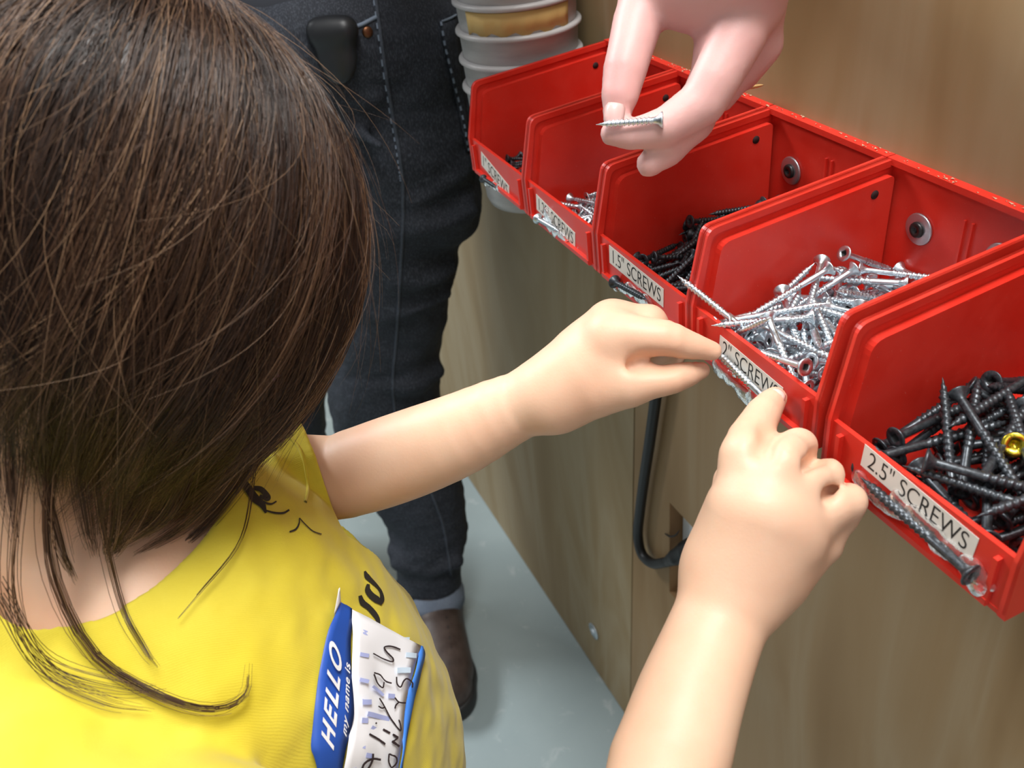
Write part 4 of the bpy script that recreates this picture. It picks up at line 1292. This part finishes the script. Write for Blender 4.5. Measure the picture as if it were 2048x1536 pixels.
seam(bvh_j, [(744, -20), (757, 80), (773, 190), (789, 280), (798, 340), (801, 365)], 90, .0008, STITCH, 'seam_stitching', jeans, .0012, dash=1)
seam(bvh_j, [(806, 365), (806, 450), (800, 560), (794, 660), (786, 760), (790, 830)], 50, .0022, SEAM, 'side_seam', jeans, .0002)
seam(bvh_j, [(850, 960), (872, 1010), (888, 1060), (898, 1120), (902, 1150)], 30, .0022, SEAM, 'side_seam', jeans, .0003)
seam(bvh_j, [(640, 40), (680, 56), (715, 52), (752, 34)], 24, .0020, STITCH, 'pocket_edge', jeans)
def patch(bvh, corners, nu, nv, off, m, name, parent):
    a, b, c, d = [np.array(q, float) for q in corners]; V = []; 
    for i in range(nu):
        for j in range(nv):
            u, v = i / (nu - 1), j / (nv - 1); q = (a * (1 - u) + b * u) * (1 - v) + (d * (1 - u) + c * u) * v
            h = cast(bvh, *q, off); V.append(h[0] if h else V[-1])
    F = [(i * nv + j, (i + 1) * nv + j, (i + 1) * nv + j + 1, i * nv + j + 1) for i in range(nu - 1) for j in range(nv - 1)]
    o = from_np(name, V, F, m, parent); md = o.modifiers.new('thickness', 'SOLIDIFY'); md.thickness = .002; md.offset = 0; return o
patch(bvh_j, [(878, 46), (908, 32), (938, 300), (932, 305)], 6, 16, .0016, DENIM, 'back_pocket', jeans)
seam(bvh_j, [(878, 46), (890, 110), (908, 180), (924, 250), (934, 305)], 60, .0012, STITCH, 'pocket_stitching', jeans, .003, dash=1)
seam(bvh_j, [(878, 45), (895, 38), (908, 31)], 10, .0012, STITCH, 'pocket_stitching', jeans, .003)
h = cast(bvh_j, 735, 64, .0); bm = bmesh.new(); lathe(bm, [(0, 0), (0, .0052), (.0012, .0048), (.0018, .003), (.0022, 0)], h[0], h[1], 16); bmesh.ops.recalc_face_normals(bm, faces=bm.faces)
from_bm('rivet', bm, mat('copper_rivet', (.16, .07, .035), .35, .9), jeans, True)
# turned-up frayed hem
bm = bmesh.new(); lathe(bm, [(-.008, .0500), (.006, .0560), (.024, .0575), (.027, .0520), (.0, .0440)], cb, sk, 30); bmesh.ops.recalc_face_normals(bm, faces=bm.faces)
cuff = from_bm('cuff', bm, DENIM_L, adult, True); cuff['label'] = 'frayed pale inside of the jeans hem'

# boots
LEATHER = mat('brown_boot_leather', (.045, .030, .024), .5, spec=.4); n_ = N(LEATHER); n_.base(n_.ramp(n_.noise(n_.coords(), 40, 4, .6), [(.3, (.035, .022, .018)), (.75, (.085, .060, .050))])); n_.bump(n_.noise(n_.coords(), 300, 3, .6), .2, .001)
SOLE = mat('black_rubber_sole', (.012, .012, .012), .6); LACE = mat('brown_lace', (.012, .008, .006), .8); EYE = mat('eyelet_metal', (.6, .58, .55), .3, .9)
def boot(ank, toe, name_label):
    t = nrm([toe[0] - ank[0], toe[1] - ank[1], 0]); s = np.cross([0, 0, 1.0], t); heel = np.array([ank[0], ank[1], 0]) - t * .055; L = np.linalg.norm(np.array(toe)[:2] - heel[:2])
    lo = np.minimum(heel, toe) - .09; hi = np.maximum(heel, toe) + .09; lo[2] = -.005; hi[2] = ank[2] + .07
    F = Field(lo, hi, .003)
    F.chain([[*(ank + AU * .035), .046], [*(np.array(ank) - AU * .02), .047], [*(heel + t * .045 + AU * .05), .045]], .02)
    F.chain([[*(heel + t * .04 + AU * .045), .042], [*(heel + t * L * .5 + AU * .052), .044], [*(heel + t * L * .72 + AU * .042), .046], [*(heel + t * (L - .045) + AU * .040), .040]], .02)
    F.cyl(np.array([*heel[:2], -.05]), np.array([*heel[:2], .022]), .5, .002); F.cyl(ank + AU * .012, ank + AU * .12, .08, .002)
    F.chain([[*(ank + AU * .03), .036], [*(ank + AU * .08), .040]], .003, 'sub')
    b = F.mesh('boot_upper', LEATHER, adult); del F; b['label'] = name_label
    G = Field(lo, hi, .003)
    for f, r in ((.035, .043), (.06, .041), (.12, .038), (.17, .045), (L - .045, .044)): pass
    pr = [[*(heel + t * .042 + AU * .016), .044], [*(heel + t * L * .45 + AU * .016), .040], [*(heel + t * L * .70 + AU * .016), .049], [*(heel + t * (L - .044) + AU * .016), .044]]
    G.chain(pr, .01); G.cyl(np.array([*heel[:2], -.08]), np.array([*heel[:2], .0]), .5, .001); G.cyl(np.array([*heel[:2], .030]), np.array([*heel[:2], .13]), .5, .002)
    G.mesh('boot_sole', SOLE, b); del G
    return b, t, s, heel, L
toeL = np.array([.795, .232, 0]); bootL, bt, bs, bh, bL = boot(ankL, toeL, 'brown leather lace-up boot nearest the wall')
boot(ankR, ankR * [1, 1, 0] + np.array([-.15, .10, 0]), 'brown leather boot standing behind the child')
bvb = mesh_bvh.__call__(bootL) if False else None
me = bootL.data; Vb = np.empty(len(me.vertices) * 3, np.float32); me.vertices.foreach_get('co', Vb); Vb = Vb.reshape(-1, 3)
bvb = BVHTree.FromPolygons([tuple(map(float, v)) for v in Vb], [tuple(p.vertices) for p in me.polygons])
def on_boot(f, s, z0=.30, off=.001):
    p = bh + bt * f + bs * s; h = bvb.ray_cast(Vector((p[0], p[1], z0)), Vector((0, 0, -1)))
    return (np.array(h[0]) + np.array(h[1]) * off, np.array(h[1])) if h[0] is not None else (p + AU * .09, AU)
for k, f in enumerate((.112, .128, .146, .164)):
    for s in (-1, 1):
        P = [on_boot(f - .004, -.020 * s, .16, .002)[0], on_boot(f + .004, 0, .16, .0045)[0], on_boot(f + .012, .020 * s, .16, .002)[0]]
        V, F, _ = tubes([np.column_stack([smooth_path(P, 9), np.full(9, .0030)])], 6); from_np('lace', V, F, LACE, bootL)
        q, nn = on_boot(f - .004, -.022 * s, .16, .0004); bm = bmesh.new(); lathe(bm, [(0, .0018), (.0008, .0022), (.0009, .0034), (0, .0040)], q, nn, 14); bmesh.ops.recalc_face_normals(bm, faces=bm.faces); from_bm('eyelet', bm, EYE, bootL, True)
for s, pts in ((1, [(.108, 0), (.112, .022), (.125, .034), (.145, .036), (.168, .028)]), (-1, [(.108, 0), (.106, -.022), (.118, -.034), (.140, -.030)])):
    P = [on_boot(f, q, .17, .003)[0] for f, q in pts]; V, F, _ = tubes([np.column_stack([smooth_path(P, 18), np.full(18, .0027)])], 6); from_np('lace', V, F, LACE, bootL)
# black pouch clipped at the hip
h = cast(bvh_j, 676, 104, .006); PCH = mat('black_pouch', (.012, .013, .015), .42, spec=.4)
pc = h[0]; pn = nrm(h[1]); pu = nrm(AU - pn * pn[2]); ps = np.cross(pu, pn)
T = Field(pc - .055, pc + .055, .0022); T.ell(pc, [ps, pu, pn], (.019, .028, .009), .01); T.cone(pc - ps * .012 + pu * .02, pc + ps * .012 + pu * .02, .012, .012, .01); pouch = empty('belt_pouch', pc); tag(pouch, 'small glossy black pouch hanging at the hip of the dark jeans', 'pouch')
T.mesh('pouch_body', PCH, pouch); del T
o = from_np('belt_clip', [list(pc + ps * a + pu * b + pn * .0102) for a, b in ((-.004, .010), (.004, .010), (.004, .026), (-.004, .026))], [(0, 1, 2, 3)], LACE, pouch); md = o.modifiers.new('thickness', 'SOLIDIFY'); md.thickness = .002
# ------------------------------------------------------------------ nested tubs, cord, socket and small things
def tub_mat():
    m = mat('grey_white_plastic', (.40, .39, .39), .38, spec=.5); n = N(m)
    n.base(n.ramp(n.noise(n.coords((1, 1, 6)), 24, 4, .6), [(.3, (.36, .35, .35)), (.7, (.46, .45, .44))])); return m
TUB = tub_mat(); MASK = mat('masking_tape', (.55, .37, .13), .7)
TXY = np.array([.7200, .0572]); TR = .0530
fr = np.array([TXY[0] - TR * .88, TXY[1] + TR * .47])
def z_at(y, x=1046): return float(onplane(x, y, 0, fr[0])[2])
zr = [z_at(71) + k * .0232 for k in (3, 2, 1, 0, -1, -2)]
TL_ = ['topmost pale tub of the nested stack behind the bins', 'second pale plastic tub of the nested stack', 'nested pale tub with brown masking tape round its side', 'fourth pale plastic tub of the nested stack', 'fifth pale plastic tub of the nested stack', 'lowest pale tub, its rounded base showing under the first bin']
for k, z in enumerate(zr):
    t = empty('plastic_tub', (TXY[0], TXY[1], z)); tag(t, TL_[k], 'tub', 'nested tubs behind the bins')
    bm = bmesh.new(); Hh = .112
    lathe(bm, [(0.0, TR - .004), (.0005, TR - .001), (.0018, TR), (.0036, TR), (.0046, TR - .0012), (.0048, TR - .0030), (.030, TR - .0046), (Hh - .008, TR - .0095), (Hh - .002, TR - .012), (Hh, TR - .017), (Hh, 0),
               ], (TXY[0], TXY[1], z), (0, 0, -1), 56)
    bmesh.ops.recalc_face_normals(bm, faces=bm.faces); o = from_bm('tub_wall', bm, TUB, t, True)
    if k == 2:
        V = []; a0, a1 = 150, 258
        for i in range(20):
            a = math.radians(a0 + (a1 - a0) * i / 19); 
            for zz, rr in ((z - .0052, TR - .0022), (z - .0225 - .002 * math.sin(i * 1.7), TR - .0032)): V.append((TXY[0] + rr * math.cos(a) , TXY[1] - rr * math.sin(a) * -1 if False else TXY[1] + rr * math.sin(a + math.pi), zz))
        o = from_np('masking_tape', V, [(2 * i, 2 * i + 1, 2 * i + 3, 2 * i + 2) for i in range(19)], MASK, t); md = o.modifiers.new('thickness', 'SOLIDIFY'); md.thickness = .0006; md.offset = 1
# power cord
RUB = mat('black_rubber', (.012, .012, .012), .42, spec=.45)
cord = empty('power_cord', onplane(1290, 960, 1, .01)); tag(cord, 'thick black cord with a plug hanging on the plywood below the bins', 'cord')
CPX = [(1345, 560), (1334, 640), (1322, 720), (1311, 800), (1300, 880), (1288, 960), (1279, 1030), (1276, 1072), (1284, 1108), (1306, 1127), (1334, 1124)]
P = [onplane(x, y, 1, .010) for x, y in CPX]; P = smooth_path(P, 60)
V, F, _ = tubes([np.column_stack([P, np.full(60, .0057)])], 14); from_np('cable', V, F, RUB, cord)
pa = P[-1]; pb = onplane(1352, 1114, 1, .006); pcn = onplane(1400, 1092, 1, -.012)
T = Field(np.minimum(pa, pcn) - .03, np.maximum(pa, pcn) + .03, .0012)
T.chain([[*pa, .0055], [*(pa * .5 + pb * .5), .0072], [*pb, .0078]], .002); T.chain([[*pb, .0085], [*(pb * .5 + pcn * .5), .0125], [*pcn, .0135]], .003)
for k in range(3): T.cyl(pa * (1 - .25 * k - .2) + pb * (.25 * k + .2), pa * (1 - .25 * k - .3) + pb * (.25 * k + .3), .02, .001) if False else None
T.mesh('plug', RUB, cord); del T
sock = empty('wall_socket', ((HX0 + HX1) / 2, -.03, (HZ0 + HZ1) / 2)); tag(sock, 'white wall socket plate inside the plywood cut-out', 'socket')
bm = bmesh.new(); box(bm, (HX0 + .001, -.060, HZ0 + .004), (HX1 - .001, -.015, HZ1 - .004)); bmesh.ops.bevel(bm, geom=list(bm.edges), offset=.0015, segments=2, affect='EDGES'); from_bm('cover_plate', bm, mat('white_plastic', (.72, .74, .76), .4), sock)
bm = bmesh.new(); lathe(bm, [(0, .013), (.0016, .0135), (.002, .012), (.002, 0)], ((HX0 + HX1) / 2, -.0155, HZ0 * .5 + HZ1 * .5 + .03), (0, 1, 0), 20); bmesh.ops.recalc_face_normals(bm, faces=bm.faces); from_bm('socket_face', bm, mat('ivory_plastic', (.62, .62, .60), .45), sock, True)
# washer low on the wall
p = onplane(1188, 1262, 1, .0005); t = empty('wall_fixing', p); tag(t, 'zinc washer and screw low on the plywood near the floor', 'screw')
bm = bmesh.new(); lathe(bm, [(0, .004), (0, .0125), (.0006, .013), (.0018, .0126), (.0020, .004)], p, (0, 1, 0), 28); bmesh.ops.recalc_face_normals(bm, faces=bm.faces); from_bm('washer', bm, ZINC, t, True)
bm = bmesh.new(); lathe(bm, [(.0, .0045), (.003, .005), (.0045, .0035), (.005, 0)], p, (0, 1, 0), 18); bmesh.ops.recalc_face_normals(bm, faces=bm.faces); from_bm('screw_head', bm, ZINC, t, True)
# splinters
WOODL = mat('pale_splinter', (.62, .36, .13), .6); DKW = mat('dark_splinter', (.02, .016, .014), .6)
def splinter(pts, r, m, label):
    S_ = smooth_path(pts, 8); rr = r * np.array([.5, .9, 1, 1, .95, .9, .7, .2]); V, F, _ = tubes([np.column_stack([S_, rr])], 5); o = from_np('splinter', V, F, m); return tag(o, label, 'splinter')
a = onplane(1480, 177, 1, .010); b = onplane(1502, 174, 1, .012); c = onplane(1527, 170, 1, .014)
splinter([a, b, c], .0013, WOODL, 'pale wood splinter lying on the back rim of the bins')
splinter([onplane(1330, 1067, 1, .0015), onplane(1340, 1073, 1, .003), onplane(1352, 1070, 1, .003), onplane(1359, 1060, 1, .0015)], .0011, DKW, 'dark curled splinter sticking out of the plywood cut-out')
# screw held by the adult
hs = W(1318, 240, .4270); ht = W(1236, 246, .4310); d = nrm(ht - hs)
o = put_screw(1, hs - d * .002, aim_q(d), 'bright zinc screw pinched between the fingers of the adult hand'); o['category'] = 'screw'
# paint fleck on the wall
# ------------------------------------------------------------------ print on the shirt and the name sticker
bvh_s = mesh_bvh(shirt)
BLACKINK = mat('black_print', (.018, .015, .012), .7); TAGW = mat('sticker_white', (.88, .90, .95), .45); TAGB = mat('sticker_blue', (.020, .085, .42), .4); TAGB2 = mat('sticker_bright_blue', (.06, .24, .78), .4)
PEN = mat('marker_ink', (.03, .018, .022), .6); PALE = mat('pale_blue_dash', (.42, .48, .82), .5); PALE2 = mat('pale_cyan_dash', (.58, .72, .86), .5); TAGT = mat('sticker_lettering', (.80, .82, .86), .5)
def surf(x, y, off):
    h = cast(bvh_s, x, y, off)
    return None if h is None else h[0]
def ink(pts, w, off, m, name, parent, n=None, V=None, F=None):
    """flat brush stroke of pixel width w laid on the shirt; joins into V, F when given"""
    P = np.array(pts, float); P = smooth_path(P, n or max(6, len(P) * 5))
    ww = np.full(len(P), w) if np.isscalar(w) else np.interp(np.linspace(0, 1, len(P)), np.linspace(0, 1, len(w)), w)
    T = np.gradient(P, axis=0); T /= np.linalg.norm(T, axis=1, keepdims=True) + 1e-9; Nn = np.column_stack([-T[:, 1], T[:, 0]])
    own = V is None
    if own: V, F = [], []
    b = len(V); ok = 0
    for p, q, k in zip(P, Nn, ww):
        a, c, d = surf(*(p - q * k / 2), off), surf(*p, off), surf(*(p + q * k / 2), off)
        if a is None or c is None or d is None:
            if ok: break
            continue
        V += [a, c, d]; ok += 1
    for i in range(ok - 1):
        j = b + 3 * i; F += [(j, j + 1, j + 4, j + 3), (j + 1, j + 2, j + 5, j + 4)]
    if own and F: return from_np(name, V, F, m, parent)
def z1(L): return [(600 + x / 4.085, 1160 + y / 4.085) for x, y in L]
def z2(L): return [(440 + x / 6.4, 840 + y / 6.4) for x, y in L]
def z3(L): return [(660 + x / 8.535, 1100 + y / 8.535) for x, y in L]
O = .0006
for L, w in ((z3([(580, 370), (620, 460), (720, 560), (810, 650), (860, 740), (870, 850), (830, 930)]), [4, 11, 8, 5, 6, 10, 8]), (z3([(640, 590), (630, 690), (690, 780), (780, 850), (840, 900)]), [6, 12, 13, 14, 8]),
             (z3([(495, 780), (540, 900), (640, 980), (740, 1090), (800, 1190), (815, 1320)]), [7, 12, 11, 11, 9, 6]), (z3([(610, 1180), (690, 1225), (760, 1290)]), [5, 7, 9]),
             (z2([(280, 770), (350, 880), (440, 1010), (530, 1090), (580, 1200)]), [10, 16, 17, 14, 4]), (z2([(430, 880), (520, 900), (600, 990), (590, 1020), (500, 980)]), [8, 11, 12, 9, 6]),
             (z2([(450, 960), (540, 1050), (640, 1085), (715, 1050)]), [2, 4, 4, 3]), (z2([(560, 1160), (680, 1195), (800, 1200), (880, 1160)]), [3, 4, 4, 4]), (z2([(1010, 1270), (1005, 1340), (960, 1410), (880, 1440)]), [2, 3, 4, 3]),
             (z2([(1010, 1265), (1090, 1350), (1180, 1430), (1290, 1470)]), [2, 2, 2, 2]), (z2([(215, 860), (220, 910), (195, 970)]), [4, 4, 3])):
    ink(L, w, O, BLACKINK, 'printed_stroke', shirt)
# sticker: left edge, band edge, border edge and right edge as pixel lines, carried onto the cloth
EL = z1([(300, 190), (240, 310), (190, 440), (140, 720), (115, 950), (85, 1180), (65, 1350), (85, 1420), (120, 1536), (160, 1700)])
EB = z1([(385, 250), (390, 400), (392, 520), (398, 760), (400, 930), (398, 1100), (370, 1240), (350, 1360), (330, 1536), (310, 1700)])
EC = z1([(945, 550), (925, 650), (900, 770), (868, 880), (830, 1010), (808, 1150), (800, 1290), (795, 1400), (780, 1536), (770, 1700)])
ER = z1([(960, 555), (990, 620), (975, 720), (945, 850), (900, 980), (860, 1150), (838, 1280), (830, 1400), (818, 1536), (808, 1700)])
tagobj = empty('name_tag', surf(730, 1400, 0)); tag(tagobj, 'white and blue HELLO name sticker on the chest of the yellow t-shirt', 'sticker')
def strip(A, Bb, nu, off, m, name):
    A = smooth_path(A, 30); Bb = smooth_path(Bb, 30); V = []; last = None
    for i in range(30):
        for j in range(nu):
            u = j / (nu - 1); q = A[i] * (1 - u) + Bb[i] * u; wav = .0008 * math.sin(i * .35 + u * 2)
            p = surf(*q, off + wav)
            if p is None: p = last
            last = p; V.append(p)
    F = [(i * nu + j, i * nu + j + 1, (i + 1) * nu + j + 1, (i + 1) * nu + j) for i in range(29) for j in range(nu - 1)]
    o = from_np(name, V, F, m, tagobj); md = o.modifiers.new('thickness', 'SOLIDIFY'); md.thickness = .0003; md.offset = -1; return o
OT = .0022
pap = strip(EB, EC, 9, OT, TAGW, 'paper'); band = strip(EL, EB, 5, OT, TAGB, 'blue_band'); bord = strip(EC, ER, 3, OT, TAGB2, 'blue_border')
# curled corner
ca, cb_ = surf(*z1([(300, 190)])[0], OT), surf(*z1([(245, 300)])[0], OT); nn = nrm(CAM - ca)
tip = W(*z1([(322, 62)])[0], depth(ca) - .010); V = []
for i in range(6):
    t = i / 5; p = ca * (1 - t) + tip * t + nn * .002 * math.sin(t * 3.1); q = cb_ * (1 - t) + (tip + (cb_ - ca) * .12) * t; V += [p, q]
o = from_np('curled_corner', V, [(2 * i, 2 * i + 1, 2 * i + 3, 2 * i + 2) for i in range(5)], TAGW, tagobj); md = o.modifiers.new('thickness', 'SOLIDIFY'); md.thickness = .0003
def lettering(s, B0, B1, T0, T1, name, off, bold, sp=1.0):
    me = txt(name, s, 1.0, Matrix.Identity(4), None, None, offset=bold, space_character=sp, shear=.25)
    V0 = np.empty(len(me.vertices) * 3, np.float32); me.vertices.foreach_get('co', V0); V0 = V0.reshape(-1, 3)
    x0, x1 = V0[:, 0].min(), V0[:, 0].max(); yb, yt = 0.0, .70
    B0, B1, T0, T1 = [np.array(z1([q])[0]) for q in (B0, B1, T0, T1)]; V = []
    for v in V0:
        u = (v[0] - x0) / (x1 - x0); h = (v[1] - yb) / (yt - yb); q = (B0 * (1 - u) + B1 * u) * (1 - h) + (T0 * (1 - u) + T1 * u) * h
        V.append(surf(*q, off) if surf(*q, off) is not None else V[-1])
    m2 = bpy.data.meshes.new(name); m2.from_pydata([tuple(v) for v in V], [], [tuple(p.vertices) for p in me.polygons]); m2.update()
    return meshobj(name, m2, TAGT, band, False)
lettering('HELLO', (240, 1372), (298, 600), (142, 1290), (206, 478), 'lettering', OT + .0012, .03, 1.3)
lettering('my name is', (337, 1275), (370, 690), (306, 1235), (324, 665), 'lettering', OT + .0012, .015, 1.1)
V, F = [], []
for L, w in (([(450, 425), (560, 460)], 8), ([(450, 615), (520, 630)], 8), ([(450, 815), (520, 835)], 8), ([(550, 870), (640, 945)], 6), ([(680, 945), (735, 950)], 9), ([(470, 1000), (540, 1000)], 10), ([(510, 1090), (690, 1140)], 9), ([(465, 1140), (515, 1145)], 10), ([(540, 1200), (655, 1262)], 9), ([(425, 1345), (495, 1350)], 11), ([(500, 1420), (545, 1430)], 9), ([(420, 1510), (430, 1600)], 5)):
    ink(z1(L), w, OT + .0009, PALE, 'dashes', pap, 6, V, F)
from_np('pale_dashes', V, F, PALE, pap); V, F = [], []
for L, w in (([(700, 490), (855, 500)], 10), ([(830, 625), (910, 630)], 10), ([(755, 745), (865, 745)], 10)): ink(z1(L), w, OT + .0009, PALE2, 'dashes', pap, 6, V, F)
from_np('cyan_dashes', V, F, PALE2, pap)
HW = [[(772, 582), (690, 552), (640, 556), (665, 600), (710, 650), (705, 678), (630, 650), (545, 612)], [(550, 765), (600, 780), (650, 830), (700, 845)], [(550, 775), (580, 850), (625, 885), (640, 840)],
      [(595, 970), (640, 1040), (700, 1150), (768, 1238), (772, 1180), (755, 1140)], [(585, 1035), (615, 1050), (640, 1042)], [(630, 1225), (685, 1258)], [(563, 1162), (573, 1170)], [(515, 1255), (650, 1340)],
      [(460, 1540), (480, 1480), (540, 1450), (615, 1455)], [(545, 1410), (540, 1460), (510, 1520), (480, 1530)], [(740, 795), (745, 850), (775, 875), (800, 830), (830, 810), (870, 840), (870, 880)],
      [(725, 960), (760, 995), (820, 1000)], [(760, 995), (735, 1020), (725, 1050)], [(705, 1270), (750, 1300)], [(700, 1320), (760, 1365)], [(750, 1300), (710, 1322)], [(680, 1410), (735, 1440), (740, 1480), (705, 1515), (680, 1470), (680, 1410)]]
V, F = [], []
for k, L in enumerate(HW): ink(z1(L), 4.2 if k in (5, 7, 8, 9, 13, 14) else 3.0, OT + .0015, PEN, 'handwriting', pap, None, V, F)
from_np('handwriting', V, F, PEN, pap)
# ribbed neck seam and sleeve stitching
seam(bvh_s, [(578, 872), (600, 900), (612, 940), (615, 980), (610, 1005)], 26, .0010, YEL, 'sleeve_hem', shirt, .0002)
# safety glasses, half hidden by the hair
GLF = mat('purple_frame', (.26, .16, .42), .3); LENS = mat('clear_lens', (.9, .9, .9), .05); LENS.node_tree.nodes['Principled BSDF'].inputs['Transmission Weight'].default_value = 1.0
gl = empty('safety_glasses', hp(.09, 0, -.018)); tag(gl, 'safety glasses with purple frame worn by the child, showing through the hair', 'glasses')
for s in (-1, 1):
    P = [hp(.078, .056 * s, -.012), hp(.05, .069 * s, -.012), hp(.0, .0745 * s, -.012), hp(-.03, .0735 * s, -.022)]
    V, F, _ = tubes([np.column_stack([smooth_path(P, 14), np.full(14, .0022)])], 8); from_np('temple_arm', V, F, GLF, gl)
    V = []; 
    for i in range(9):
        for j in range(7):
            a = (i / 8) * .052 + .004; V.append(hp(.095 - 5.5 * (a - .004) ** 2, a * s, -.038 + .038 * j / 6))
    o = from_np('lens', V, [(i * 7 + j, i * 7 + j + 1, (i + 1) * 7 + j + 1, (i + 1) * 7 + j) for i in range(8) for j in range(6)], LENS, gl); md = o.modifiers.new('thickness', 'SOLIDIFY'); md.thickness = .0015
P = [hp(.095 - 5.5 * max(0, abs(a) - .004) ** 2, a, .001) for a in np.linspace(-.058, .058, 15)]; V, F, _ = tubes([np.column_stack([P, np.full(15, .0024)])], 8); from_np('brow_bar', V, F, GLF, gl)
# child fingernails
nail(child, W(1556, 786, .4215), W(1552, 790, .428) - W(1530, 828, .417), W(1556, 786, .40) - W(1553, 800, .43), .008, .0040)
nail(child, W(1427, 694, .4660), W(1424, 702, .4695) - W(1390, 692, .467), W(1430, 680, .46) - W(1424, 702, .4695), .0075, .0036)
nail(child, W(1398, 733, .4745), W(1403, 741, .479) - W(1375, 750, .474), W(1396, 716, .462) - W(1400, 742, .478), .0080, .0040)
